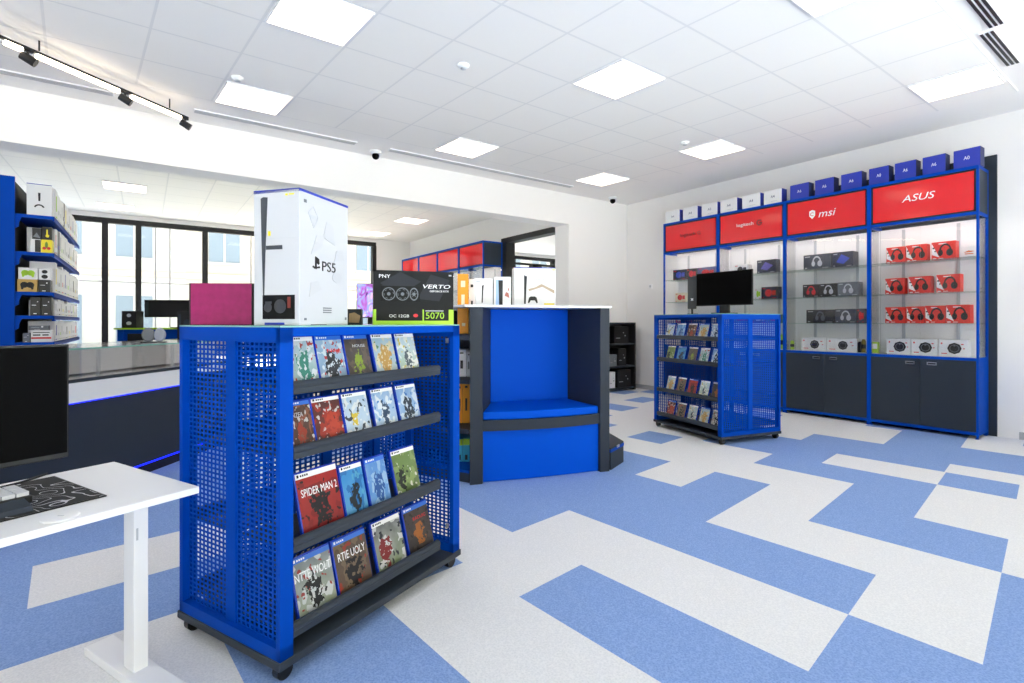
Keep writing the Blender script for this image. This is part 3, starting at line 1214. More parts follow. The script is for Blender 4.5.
def cabinet(label, loc, rotz, sign, group, dp=.355, last=False):
    t = thing('display_cabinet', label, 'cabinet', loc, rotz, group)
    p = .02
    m = MB()
    for x in (0, BW - p):
        m.box(x, x + p, 0, .025, .012, HC)
        m.box(x, x + p, dp - .025, dp, .012, HC if last and x else .83)
    for z in (.04, .80, 2.30, HC - .03):
        m.box(p, BW - p, 0, .025, z, z + .03)
        if z == .8 and not last:
            continue
        m.box(0, p, .025, dp - .025, z, z + .03)
        m.box(BW - p, BW, .025, dp - .025, z, z + .03)
    for x in (.005, BW - .03):
        m.box(x, x + .025, .01, .035, 0, .012)
        m.box(x, x + .025, dp - .035, dp - .01, 0, .012)
    m.build('frame', BLUE, t)
    m = MB()
    m.box(p, BW - p, .02, dp - .012, .07, .80)
    m.box(p, BW - p, .03, dp - .012, 2.33, HC - .012)
    m.build('body', DARK, t)
    m = MB()
    m.box(.002, BW - .002, dp - .012, dp - .004, .83, 2.30)
    m.box(p, BW - p, .03, dp - .012, .8, .832)
    m.build('back_panel', WHITE, t)
    for x in (.22, .72):
        m = MB()
        m.box(x, x + .03, dp - .02, dp - .0125, .84, 2.28)
        m.build('shelf_rail', LGREY, t)
    m = MB()
    m.box(.03, BW - .03, .028, .05, 2.312, 2.326)
    m.build('fill_strip', CAB_FILL, t)  # added glowing bar hidden behind the rail, brightens the cabinet interior
    m = MB()
    m.rect(p, BW - p, 2.33, HC - .03, .001, y=.02)
    m.build('sign_surround', BLACKM, t)
    m = MB()
    m.rect(.04, BW - .04, 2.35, HC - .05, .006, y=.019)
    sg = m.build('sign_panel', REDSIGN, t)
    for o_ in ():
        pass
    if sign:
        e = bpy.data.objects.new('sign_anchor', None)
        bpy.data.objects.remove(e)
        sign_text(sign, sg)
        for c in sg.children:
            c.location.y += .013
    for z in (1.178, 1.512, 1.870):
        m = MB()
        m.box(p, BW - p, .03, dp - .014, z, z + .008)
        m.build('glass_shelf', GLASSH, t)
    for x0, x1 in ((p, BW / 2 - .001), (BW / 2 + .001, BW - p)):
        m = MB()
        m.box(x0, x1, .012, .017, .834, 2.296)
        m.build('glass_door', GLASSD, t)
    m = MB()
    m.box(BW - .012, BW - .006, .026, dp - .026, .832, 2.296)
    m.build('glass_side', GLASSD, t)
    m = MB()
    m.box(BW - .014, BW - .002, .026, dp - .026, 2.331, HC - .031)
    m.build('side_panel', DARK, t)
    m = MB()
    m.box(BW - .014, BW - .002, .026, dp - .026, .071, .799)
    m.build('lower_side_panel', BLUE, t)
    for k, (x0, x1) in enumerate(((p + .002, BW / 2 - .002), (BW / 2 + .002, BW - p - .002))):
        m = MB()
        m.box(x0, x1, .002, .02, .072, .798, bev=.0015, seg=1)
        d = m.build('door', DARK, t)
        hx = x1 - .13 if k == 0 else x0 + .06
        m = MB()
        for a, b, c, e in ((0, .085, 0, .008), (0, .085, .024, .032), (0, .008, 0, .032), (.077, .085, 0, .032)):
            m.box(hx + a, hx + b, -.006, .002, .735 + c, .735 + e)
        m.build('handle', STEEL, d)
        m = MB()
        m.box(hx + .008, hx + .077, .0005, .0018, .743, .759)
        m.build('handle_recess', BLACK, d)
    return t


GLASSH = glass_mat('shelf_glass', tint='#f4fbf8', refl=.6)
CX = Vector((math.cos(CABROT), math.sin(CABROT)))
CY = Vector((-CX.y, CX.x))
CR = Vector((4.745, 5.235))
C0 = CR - CX * (4 * BW)
clabs = [('dark', 'leftmost display cabinet under a red sign with dark lettering'), ('logi', 'display cabinet half hidden behind the monitor, second from the left of its row'),
         ('msi', 'display cabinet under the red sign with a white shield'), ('asus', 'display cabinet full of red headset cartons at the right end of its row')]
for k, (sg, lb) in enumerate(clabs):
    p = C0 + CX * (BW * k)
    cabinet(lb, (p.x, p.y, 0), CABROT, sg, 'row of blue framed display cabinets', last=k == 3)
# dark panel behind the cabinets
mb = MB()
x0, y0 = to_room((5.13, 5.42))
xr, yr = to_room(CR)
mb.box(.078, .099, yr - .065, yr + 2.0, 0, 2.955)
tag(mb.build('backing_panel', DARK, loc=K3, rotz=TH), 'tall charcoal backing board between the cabinets and the right wall', 'panel')


def cab_x(u, y):
    """local x along the cabinet row of a column u of the photograph at depth y behind the fronts"""
    k = (u - HALF) / F
    o = C0 + CY * y
    return (k * o.y - o.x) / (CX.x - k * CX.y)


HALF = 512.0


def cab_p(x, y, z):
    p = C0 + CX * x + CY * y
    return Vector((p.x, p.y, z))


def headset_print(w, h, mats, parent, cx=.58, cz=.46, s=1.):
    m = MB()
    r = .27 * h * s
    m.arc(cx * w, cz * h + .02 * h, r * 1.02, r * .26, -.05, PI + .05, n=18, rz=r * 1.5)
    m.disc(cx * w - r * .82, cz * h - .08 * h, r * .42, r * .66, n=18)
    m.disc(cx * w + r * .72, cz * h - .08 * h, r * .56, r * .76, n=18)
    m.disc(cx * w + r * .72, cz * h - .08 * h, r * .3, r * .45, th=.0016, n=14)
    return m.build('headset_picture', mats, parent, loc=(0, -.0006, 0))


def red_box(u0, u1, z, h, label, rot=0.):
    x0, x1 = cab_x(u0, .14), cab_x(u1, .14)
    w = x1 - x0
    o = card_box('headset_box', label, 'headset box', cab_p(x0, .14, z), CABROT + rot, w, .10, h, REDBOX, 'red headset cartons')
    m = MB()
    m.plate([(.004, h * .3), (w * .34, h * .12), (.004, h * .92)])
    m.build('white_corner', PRINTW, o, loc=(0, -.0005, 0))
    headset_print(w, h, PRINTK, o)
    m = MB()
    m.rect(w * .3, w * .62, h * .86, h * .91)
    m.rect(w * .06, w * .2, h * .04, h * .1)
    m.rect(w * .3, w * .5, h * .05, h * .08)
    m.build('small_print', PRINTW, o, loc=(0, -.0005, 0))
    m = MB()
    m.rect(w * .05, w * .13, h * .62, h * .7)
    m.disc(w * .16, h * .48, w * .035)
    m.build('corner_print', PRINTK, o, loc=(0, -.0018, 0))
    return o


def cu(crop, x):
    ox, sc = {'b3': (866, 4.554), 'b2': (786, 5.256), 'b1': (720, 5.69), 'b0': (660, 8.03)}[crop]
    return ox + x / sc


Z3, Z2, Z1, Z0 = 1.878, 1.520, 1.186, .832
for row, (z, lst) in enumerate([(Z3, [(92, 178), (182, 278), (298, 410)]), (Z2, [(87, 175), (193, 295), (320, 430)]), (Z1, [(87, 180), (184, 266), (269, 361), (364, 476)])]):
    for k, (a, b) in enumerate(lst):
        red_box(cu('b3', a), cu('b3', b), z, .185 + .004 * k, 'red headset carton, %s from the left on the %s glass shelf of the rightmost cabinet' % (ORD[k], ['top', 'middle', 'lower'][row]), rot=math.radians(-1 - k))


def white_box(u0, u1, z, h, label, red=True, w2=None):
    x0, x1 = cab_x(u0, .14), cab_x(u1, .14)
    w = x1 - x0
    o = card_box('headset_box', label, 'headset box', cab_p(x0, .14, z), CABROT, w, .12, h, WHITEB, 'white headset cartons')
    m = MB()
    r = h * .34
    m.disc(w * .55, h * .48, r, n=8)
    m.build('product_picture', PRINTK, o, loc=(0, -.0005, 0))
    m = MB()
    m.arc(w * .55, h * .48, r * .7, r * .12, 0, 2 * PI, n=16)
    m.rect(w * .52, w * .58, h * .6, h * .68)
    m.build('picture_detail', GREYB, o, loc=(0, -.0018, 0))
    m = MB()
    m.rect(w * .08, w * .14, h * .72, h * .82)
    m.rect(w * .78, w * .86, h * .7, h * .76)
    m.rect(w * .84, w * .9, h * .45, h * .5)
    if red:
        m.rect(w * .1, w * .3, h * .14, h * .19)
    m.build('red_marks', PRINTR, o, loc=(0, -.0005, 0))
    return o


for k, (a, b, lb) in enumerate([(95, 203, 'left'), (206, 325, 'middle'), (330, 464, 'right')]):
    white_box(cu('b3', a), cu('b3', b), Z0, .178, 'white headset carton with a round black product, %s one of three in the rightmost cabinet' % lb)


def dark_box(bay, u0, u1, z, h, label, mat, picmat, y=.12, d=.12, kind='arc', rot=0):
    x0, x1 = cab_x(cu(bay, u0), y), cab_x(cu(bay, u1), y)
    w = x1 - x0
    o = card_box('peripheral_box', label, 'box', cab_p(x0, y, z), CABROT + rot, w, d, h, mat, 'peripheral cartons in the cabinets')
    if kind == 'arc':
        headset_print(w, h, picmat, o, cx=.5)
    elif kind == 'kite':
        m = MB()
        m.plate([(w * .2, h * .35), (w * .55, h * .2), (w * .85, h * .55), (w * .45, h * .85)])
        m.build('product_picture', picmat, o, loc=(0, -.0005, 0))
    else:
        m = MB()
        m.disc(w * .45, h * .5, w * .22, h * .3)
        m.rect(w * .68, w * .9, h * .3, h * .7)
        m.build('product_picture', picmat, o, loc=(0, -.0005, 0))
    m = MB()
    m.rect(w * .06, w * .25, h * .84, h * .9)
    m.rect(w * .06, w * .14, h * .08, h * .14)
    m.rect(w * .7, w * .92, h * .06, h * .1)
    m.build('small_print', LGREY if kind != 'blob' else PRINTR, o, loc=(0, -.0005, 0))
    return o


DK = [pm('box_slate', '#474b57', .4), pm('box_navy', '#272d44', .4), pm('box_black', '#1a191d', .4), pm('box_grey', '#686c77', .45)]
PB = pm('blue_print', '#4257c8', .4)
PV = pm('violet_print', '#6a63b8', .4)
PG = pm('pale_print', '#c9cbd4', .5)
dark_box('b2', 92, 234, Z3, .19, 'slate headset carton on the top glass shelf of the shield-sign cabinet', DK[0], PG)
dark_box('b2', 243, 352, Z3, .19, 'navy carton with a blue kite shape on the top glass shelf of the shield-sign cabinet', DK[1], PB, d=.16, kind='kite')
dark_box('b2', 88, 176, Z2, .165, 'black headset carton at the left of the middle shelf in the shield-sign cabinet', DK[2], PRINTR)
dark_box('b2', 178, 268, Z2, .165, 'black headset carton at the centre of the middle shelf in the shield-sign cabinet', DK[2], PG)
dark_box('b2', 271, 382, Z2, .17, 'grey headset carton at the right of the middle shelf in the shield-sign cabinet', DK[3], PG)
dark_box('b2', 107, 254, Z1, .17, 'black carton with a dark headset on the lower shelf of the shield-sign cabinet', DK[2], DK[3])
dark_box('b2', 258, 370, Z1, .175, 'slate carton with a pale headset on the lower shelf of the shield-sign cabinet', DK[0], PG)
dark_box('b2', 374, 412, Z1, .175, 'narrow slate carton at the end of the lower shelf in the shield-sign cabinet', DK[0], PRINTR, kind='blob')
white_box(cu('b2', 80), cu('b2', 210), Z0, .165, 'white headset carton at the bottom left of the shield-sign cabinet')
white_box(cu('b2', 213), cu('b2', 372), Z0, .165, 'white headset carton with orange mark at the bottom right of the shield-sign cabinet')


def can(u, z, r, h, mat, label):
    x = cab_x(u, .16)
    t = tag(MB().lathe([(r * .9, 0), (r, .004), (r, h * .86), (r * .7, h * .95), (r * .7, h)], n=18).build('drink_can', mat, None, loc=cab_p(x, .16, z), smooth=False), label, 'can', 'cans in the cabinets')
    m = MB()
    m.lathe([(r * 1.01, h * .3), (r * 1.012, h * .31), (r * 1.012, h * .6), (r * 1.01, h * .61)], n=18)
    m.build('label_band', BLACK, t)


LIMEC = pm('lime_can', '#b5d843', .3)
can(cu('b2', 33), Z0, .024, .12, LIMEC, 'lime green can at the bottom left of the shield-sign cabinet')
can(cu('b2', 388), Z0, .022, .13, BLACK, 'black can at the bottom right of the shield-sign cabinet')
can(cu('b2', 408), Z0, .022, .16, pm('amber_can', '#8a7a32', .35), 'amber can beside the black one in the shield-sign cabinet')
xx = cab_x(cu('b3', 38), .14)
o = card_box('accessory_box', 'small lime carton at the bottom left of the rightmost cabinet', 'box', cab_p(xx - .03, .16, Z0), CABROT, .06, .05, .13, LIMEC)
m = MB()
m.rect(.008, .052, .05, .11)
m.build('front_print', PRINTW, o, loc=(0, -.0005, 0))
o = card_box('accessory_box', 'white carton with orange wing print on the top shelf of the rightmost cabinet', 'box', cab_p(cab_x(cu('b3', 428), .2), .2, Z3), CABROT, .15, .06, .12, WHITEB)
m = MB()
m.plate([(.03, .06), (.07, .08), (.12, .07), (.09, .06)])
m.rect(.04, .11, .04, .05)
m.build('front_print', pm('orange_print', '#d9793a', .5), o, loc=(0, -.0005, 0))

dark_box('b1', 82, 156, Z3, .155, 'white carton with black figure on the top shelf of the cabinet behind the monitor', WHITEB, PRINTK, kind='blob')
dark_box('b1', 210, 318, Z3, .185, 'navy carton with violet kite, top shelf of the cabinet behind the monitor', DK[1], PV, kind='kite')
dark_box('b1', 200, 232, Z2, .15, 'narrow pale carton on the middle shelf of the cabinet behind the monitor', WHITEB, LIME, kind='blob')
dark_box('b1', 236, 326, Z2, .165, 'navy carton with a red mark on the middle shelf of the cabinet behind the monitor', DK[1], PRINTR, kind='blob')
dark_box('b1', 70, 170, Z1, .12, 'olive and white carton on the lower shelf of the cabinet behind the monitor', pm('box_olive', '#8d9a80', .5), PRINTR, kind='blob')
dark_box('b1', 182, 262, Z1, .12, 'brown carton on the lower shelf of the cabinet behind the monitor', pm('box_brown', '#5b4038', .5), PG, kind='blob')
dark_box('b1', 266, 345, Z1, .12, 'green carton at the end of the lower shelf in the cabinet behind the monitor', pm('box_green', '#6f8d62', .5), PRINTR, kind='blob')
can(cu('b1', 352), Z0, .03, .2, LIMEC, 'lime green can at the bottom of the cabinet behind the monitor beside the gondola')
dark_box('b0', 105, 208, Z3, .165, 'navy carton with blue swirl, left on the top shelf of the leftmost cabinet', DK[1], PB, kind='blob')
dark_box('b0', 214, 296, Z3, .165, 'black carton with red mark, centre on the top shelf of the leftmost cabinet', DK[2], PRINTR, kind='blob')
dark_box('b0', 302, 446, Z3, .165, 'violet carton with red mark, right on the top shelf of the leftmost cabinet', pm('box_violet', '#5a5f96', .45), PRINTR, kind='blob')
dark_box('b0', 122, 208, Z2, .15, 'cream carton with a red top on the middle shelf of the leftmost cabinet', pm('box_cream', '#efe6cf', .5), PRINTR, kind='blob')
dark_box('b0', 128, 180, Z1, .08, 'red and white carton at the left of the lower shelf in the leftmost cabinet', PRINTR, PRINTW, kind='blob')
dark_box('b0', 184, 250, Z1, .08, 'red carton beside the grey one on the lower shelf of the leftmost cabinet', PRINTR, PG, kind='blob')
dark_box('b0', 256, 330, Z1, .08, 'grey carton on the lower shelf of the leftmost cabinet', GREYB, PG, kind='blob')
dark_box('b0', 334, 450, Z1, .07, 'white carton at the right of the lower shelf in the leftmost cabinet', WHITEB, PG, kind='blob')

# cartons on top of the cabinets
us = [(666, 680), (683, 698), (701.5, 718), (720.5, 737.5), (742, 761), (764, 782), (790, 809), (815, 834), (841, 862), (869, 889), (895, 916), (924, 944), (953.5, 980.5)]
names = ['A4', 'A4', 'A5', 'A4', 'A4', 'A4', 'A6', 'A6', 'A6', 'A0', 'A6', 'A6', 'A0']
for k, ((a, b), s) in enumerate(zip(us, names)):
    x0, x1 = cab_x(a, .03), cab_x(b, .03)
    w = min(max(x1 - x0, .2), .27)
    blue = k >= 6
    if blue:
        lb = 'royal blue carton marked %s, %s blue one from the left on top of the cabinets' % (s, ORD[k - 6])
    else:
        lb = 'white carton with blue sides, %s white one from the left on top of the cabinets' % ORD[k]
    o = card_box('storage_carton', lb, 'box', cab_p((x0 + x1) / 2 - w / 2, .03, HC), CABROT - .03, w, .13, .195 if blue else .19, NAVY, 'cartons on top of the cabinets')
    if not blue:
        m = MB()
        m.rect(0, w, 0, .19, .0015)
        m.build('white_front', WHITEB, o, loc=(0, -.0004, 0))
        m = MB()
        m.rect(w * .4, w * .75, .035, .04)
        m.build('small_print', LGREY, o, loc=(0, -.0019, 0))
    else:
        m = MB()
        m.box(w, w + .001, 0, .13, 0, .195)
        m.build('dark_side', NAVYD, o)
    text(s, w * .5, .1, w * .22, .036, PRINTW if blue else NAVYD, o, 'lettering', loc=(0, -.0006 if blue else -.002, 0))

# ------------------------------------------------------------------ booth seat island
BO = Vector((-.309, 3.787, 0))
BR = math.radians(18)
t = thing('booth_seat', 'blue upholstered booth seat between tall charcoal panels', 'seat', BO, BR)
m = MB()
m.prism([(0, 0), (.095, 0), (.295, .49), (.2, .53)], 0, 1.31)
m.build('side_panel', DARK, t)
m = MB()
m.prism([(1.069, 0), (1.149, 0), (1.08, .53), (.99, .49)], 0, 1.31)
m.build('side_panel', DARK, t)
m = MB()
m.box(.27, 1.02, .50, .56, 0, 1.31)
m.build('rear_board', DARK, t)
m = MB()
m.box(.287, .997, .468, .5, .5, 1.305, bev=.008)
m.build('backrest', BLUE_FABRIC, t)


def bulge(a0, a1, off, y):
    n = 14
    return [(a0 + (a1 - a0) * i / n, y - off * math.sin(PI * i / n)) for i in range(n + 1)]


m = MB()
m.prism(bulge(.102, 1.062, .05, .02) + [(.99, .475), (.29, .475)], .466, .527)
c = m.build('cushion', BLUE_FABRIC, t)
bv = c.modifiers.new('soft', 'BEVEL')
bv.width = .012
bv.segments = 3
bv.limit_method = 'ANGLE'
bv.angle_limit = math.radians(50)
m = MB()
m.prism(bulge(.097, 1.067, .05, .012) + [(.99, .48), (.288, .48)], .386, .465)
m.build('seat_rail', DARK, t)
m = MB()
m.prism(bulge(.1, 1.064, .02, .03) + [(1.05, .08), (.11, .08)], .005, .386)
m.build('front_panel', BLUE_FABRIC, t)
# white top board of the island
mb = MB()
mb.prism([(-.04, .0), (1.17, 0), (1.2, .9), (-.2, .9)], 1.311, 1.329)
tag(mb.build('island_worktop', WHITEL, loc=BO, rotz=BR), 'white top board lying over the booth seat and its side shelf', 'shelf board')

# shelf unit to the left of the booth
us_ = [(-.318, 3.84), (-.302, 4.42), (-.95, 4.6), (-.95, 4.17)]
t = thing('island_shelf', 'charcoal shelf unit filled with orange and white cartons beside the booth seat', 'shelf', (0, 0, 0))
m = MB()
for z0, z1 in ((1.062, 1.107), (.735, .765), (.36, .395)):
    m.prism(us_[::-1], z0, z1)
m.prism(us_[::-1], 0, .07)
m.build('shelf_board', DARK, t)
m = MB()
m.prism(us_[::-1], .07, .088)
m.build('blue_board', BLUE, t)
m = MB()
m.prism([(-.302, 4.42), (-.95, 4.6), (-.95, 4.62), (-.302, 4.44)], 0, 1.30)
m.prism([(-.95, 4.17), (-.95, 4.6), (-.97, 4.6), (-.97, 4.17)], 0, 1.30)
m.build('rear_panel', DARK, t)


def isl_box(u0, u1, d, z, dep, h, mat, label, rot=0., name='product_box'):
    x0, x1 = (u0 - 512) / F * d, (u1 - 512) / F * d
    return card_box(name, label, 'box', (x0, d, z), rot, x1 - x0, dep, h, mat, 'cartons on the island shelf')


o = isl_box(457.5, 468.5, 4.08, 1.107, .3, .475, ORANGE, 'tall orange carton with a grey picture side on top of the island shelf', math.radians(6))
w = 11 / F * 4.08
m = MB()
m.rect(w * .3, w * .7, .37, .42)
m.rect(w * .35, w * .65, .2, .31)
m.rect(w * .4, w * .7, .06, .085)
m.build('spine_print', pm('cream_print', '#f6e7bf', .5), o, loc=(0, -.0005, 0))
m = MB()
m.rect(0, .3, 0, .475, .0008)
sd = m.build('picture_side', WHITEB, o, loc=(-.0004, .3, 0), rotz=-PI / 2)
m = MB()
m.rect(.06, .28, .3, .44)
for z in (.1, .17, .24):
    m.disc(.2, z, .06, .028)
m.build('side_print', PRINTK, sd, loc=(0, -.0009, 0))
isl = [(468.8, 475, 4.16, 1.107, .3, .44, WHITEB, 'white carton right behind the tall orange carton'),
       (457.2, 466.2, 4.1, .765, .22, .215, WHITEB, 'white carton on the middle board of the island shelf'),
       (466.8, 470.8, 4.1, .765, .22, .2, LGREY, 'thin grey carton on the middle board of the island shelf'),
       (456.6, 462.4, 4.1, .395, .24, .325, ORANGE, 'left orange carton standing on the lower board of the island shelf'),
       (462.9, 469.6, 4.1, .395, .24, .33, ORANGE, 'right orange carton standing on the lower board of the island shelf'),
       (456.4, 462.6, 4.1, .088, .2, .18, CYAN, 'left cyan and green carton on the bottom board of the island shelf'),
       (463.0, 469.6, 4.1, .088, .2, .185, CYAN, 'right cyan and green carton on the bottom board of the island shelf')]
for a, b, d, z, dep, h, mt, lb in isl:
    o = isl_box(a, b, d, z, dep, h, mt, lb)
    w = (b - a) / F * d
    m = MB()
    if mt is CYAN:
        m.rect(0, w, h * .72, h * .99)
        m.build('green_top', LIME, o, loc=(0, -.0005, 0))
        m = MB()
        m.rect(w * .3, w * .7, h * .08, h * .3)
    else:
        m.rect(w * .35, w * .65, h * .3, h * .6)
        m.rect(w * .3, w * .7, h * .85, h * .9)
    m.build('spine_print', PRINTK, o, loc=(0, -.0005, 0))

# low plinth on the right of the booth
t = thing('island_plinth', 'low charcoal plinth with a blue edge at the right foot of the booth seat', 'plinth', (0, 0, 0))
pp = [(.80, 4.17), (.957, 4.42), (.86, 4.95), (.62, 4.75)]
m = MB()
m.prism(pp, 0, .14)
m.prism(pp, .165, .178)
m.build('body', DARK, t)
m = MB()
m.prism([(.799, 4.168), (.961, 4.42), (.862, 4.955), (.62, 4.75)], .14, .165)
m.build('blue_edge', BLUE, t)
m = MB()
a = Vector((.80, 4.17)) + (Vector((.957, 4.42)) - Vector((.80, 4.17))) * .45
m.box(0, .05, -.006, 0, .155, .175)
m.build('label_holder', STEEL, t, loc=(a.x, a.y, 0), rotz=math.atan2(.25, .157))


# cartons on the island top
def top_box(u0, u1, d, h, label, rot, dep=.12):
    x0, x1 = (u0 - 512) / F * d, (u1 - 512) / F * d
    return card_box('console_box', label, 'box', (x0, d, 1.329), rot, (x1 - x0) / math.cos(rot), dep, h, WHITEB, 'console cartons on the island top'), (x1 - x0) / math.cos(rot)


CONS = MATS['console_dark']
o, w = top_box(474.5, 493, 4.25, .232, 'white console carton with a slim black console picture beside the orange carton', math.radians(8))
m = MB()
m.plate([(w * .38, .03), (w * .44, .03), (w * .46, .12), (w * .5, .18), (w * .4, .17)])
m.build('console_picture', PRINTK, o, loc=(0, -.0005, 0))
m = MB()
m.rect(w * .1, w * .3, .2, .21)
m.build('small_print', LGREY, o, loc=(0, -.0005, 0))
o, w = top_box(494, 511, 4.25, .245, 'white and pale blue console carton in the middle of the island top', math.radians(8))
m = MB()
m.rect(w * .1, w * .5, 0, .22)
bl = m.build('pale_blue_print', pm('pale_blue', '#a9c9ee', .5), o, loc=(0, -.0005, 0))
m = MB()
m.plate([(w * .3, .0), (w * .5, 0), (w * .52, .215), (w * .26, .215)])
m.build('console_picture', PRINTK, o, loc=(0, -.0018, 0))
m = MB()
m.plate([(w * .62, .09), (w * .9, .07), (w * .85, .11), (w * .7, .12)])
m.rect(w * .82, w * .88, .13, .15)
m.build('red_print', pm('dull_red', '#b5685a', .5), o, loc=(0, -.0005, 0))
o, w = top_box(514, 556, 4.5, .35, 'large white console carton with a brown zigzag picture on the island top', math.radians(6), .16)
m = MB()
m.plate([(w * .24, .03), (w * .28, .03), (w * .31, .27), (w * .24, .28)])
m.plate([(w * .33, .04), (w * .36, .035), (w * .4, .06), (w * .5, .06), (w * .54, .035), (w * .57, .04), (w * .54, .085), (w * .5, .095), (w * .4, .095), (w * .36, .085)])
m.build('console_picture', PRINTK, o, loc=(0, -.0005, 0))
m = MB()
m.plate([(w * .34, .16), (w * .36, .14), (w * .68, .18), (w * .66, .205), (w * .5, .175)])
m.plate([(w * .66, .205), (w * .68, .18), (w * .97, .12), (w * .97, .15)])
m.build('brown_picture', pm('pale_brown', '#bba893', .5), o, loc=(0, -.0005, 0))
m = MB()
m.rect(0, w, .343, .35)
m.build('blue_edge', NAVY, o, loc=(0, -.0005, 0))
m = MB()
m.rect(w * .72, w * .97, .022, .036)
m.rect(w * .92, w * .98, .325, .335)
m.build('yellow_print', YEL, o, loc=(0, -.0005, 0))
text('FINEOHT', w * .64, .245, w * .32, .022, LGREY, o, 'lettering', loc=(0, -.0005, 0))

# ------------------------------------------------------------------ black shelf in the far corner
t = thing('corner_shelf', 'low black open shelf standing in the far corner of the room', 'shelf', rm(-.98, -.36), TH)
m = MB()
for x in (0, .88):
    m.box(x, x + .03, 0, .33, 0, 1.19)
m.build('side_panel', BLACKM, t)
m = MB()
m.box(.03, .88, .31, .33, .02, 1.19)
m.build('rear_panel', BLACKM, t)
for z in (.03, .41, .80, 1.165):
    m = MB()
    m.box(.03, .88, 0, .31, z, z + .025)
    m.build('shelf_board', DARKM, t)
for x, z, w, h, lb in [(.42, .825, .36, .30, 'black computer case on the upper board of the corner shelf'), (.52, .435, .2, .3, 'black carton on the middle board of the corner shelf'),
                       (.3, .435, .18, .2, 'short grey carton on the middle board of the corner shelf'), (.5, .055, .34, .31, 'black computer case on the lowest board of the corner shelf'),
                       (.3, .055, .14, .28, 'white carton on the lowest board of the corner shelf')]:
    q = rm(-.98, -.36) + Vector((E1.x * x + E2.x * .05, E1.y * x + E2.y * .05, z))
    o = card_box('computer_case' if 'case' in lb else 'carton', lb, 'computer case' if 'case' in lb else 'box', q, TH, w, .22, h, WHITEB if 'white' in lb else (GREYB if 'grey' in lb else BLACK), 'stock on the corner shelf')
    m = MB()
    m.rect(w * .1, w * .4, h * .3, h * .33)
    m.rect(w * .6, w * .66, h * .6, h * .65)
    m.disc(w * .75, h * .45, .012)
    m.build('front_detail', LGREY if 'white' not in lb else GREYB, o, loc=(0, -.0005, 0))

# ------------------------------------------------------------------ desk at the left
ZD = .67
DC = Vector((-1.008, 1.661))
DX = Vector((.5075, .8616))
DYv = Vector((-.8616, .5075))
RD = math.atan2(DX.y, DX.x)
# local frame: x along the long edge (0 at the right end, negative towards the camera), y to the back
t = thing('desk', 'white sit-stand desk cut by the left edge of the photo', 'desk', (DC.x, DC.y, 0), RD)
DD = .585
m = MB()
m.box(-1.5, 0, 0, DD, ZD - .022, ZD, bev=.003)
m.build('tabletop', WHITEL, t)
for x in (-.06, -1.35):
    m = MB()
    m.box(x - .022, x + .022, DD / 2 - .05, DD / 2 + .02, .03, ZD - .022, bev=.003)
    lg = m.build('leg', WHITE, t)
    m = MB()
    m.box(x - .045, x + .045, .0, DD - .03, .0, .03, bev=.004)
    m.build('foot', WHITE, lg)
    m = MB()
    m.box(x - .015, x - .009, DD / 2 - .0512, DD / 2 - .05, .47, .51)
    m.build('slot_cover', LGREY, lg)
m = MB()
m.box(-1.35, -.06, DD / 2 - .06, DD / 2, ZD - .07, ZD - .023)
m.build('beam', WHITE, t)


def dk(x, y, z=0.):
    p = DC + DX * x + DYv * y
    return Vector((p.x, p.y, ZD + z))


gr = MB().lathe([(.042, 0), (.042, .003), (.036, .005), (.01, .005)], n=28).build('cable_grommet', WHITEL, None, loc=dk(-.338, .05), smooth=False)
tag(gr, 'round white cable cap set in the desk top near its front edge', 'cable cap')
m = MB()
m.box(-.008, .008, -.002, .002, .005, .0056)
m.build('slot', LGREY, gr)


def topo_mat():
    m = bpy.data.materials.new('contour_print')
    m.use_nodes = True
    n, l = m.node_tree.nodes, m.node_tree.links
    b = n['Principled BSDF']
    b.inputs['Roughness'].default_value = .8
    tc = n.new('ShaderNodeTexCoord')
    nz = n.new('ShaderNodeTexNoise')
    nz.inputs['Scale'].default_value = 6.5
    nz.inputs['Detail'].default_value = 1.5
    l.new(tc.outputs['Object'], nz.inputs['Vector'])
    a = n.new('ShaderNodeMath')
    a.operation = 'MULTIPLY'
    a.inputs[1].default_value = 13
    f = n.new('ShaderNodeMath')
    f.operation = 'PINGPONG'
    f.inputs[1].default_value = .5
    g = n.new('ShaderNodeMath')
    g.operation = 'LESS_THAN'
    g.inputs[1].default_value = .055
    mx = n.new('ShaderNodeMix')
    mx.data_type = 'RGBA'
    mx.inputs[6].default_value = lin('#1b1c20')
    mx.inputs[7].default_value = lin('#c9cacd')
    l.new(nz.outputs['Fac'], a.inputs[0])
    l.new(a.outputs[0], f.inputs[0])
    l.new(f.outputs[0], g.inputs[0])
    l.new(g.outputs[0], mx.inputs[0])
    l.new(mx.outputs[2], b.inputs['Base Color'])
    return m


t = thing('desk_mat', 'black desk mat with white contour lines on the white desk', 'desk mat', dk(0, 0, .001), RD)
m = MB()
m.box(-1.2, -.2, .145, .525, 0, .003)
m.build('printed_surface', topo_mat(), t)
m = MB()
for x0, x1, y0, y1 in ((-1.203, -.197, .142, .1455), (-1.203, -.197, .5245, .528), (-1.203, -1.1995, .142, .528), (-.2005, -.197, .142, .528)):
    m.box(x0, x1, y0, y1, 0, .0034)
m.build('stitched_edge', BLACK, t)

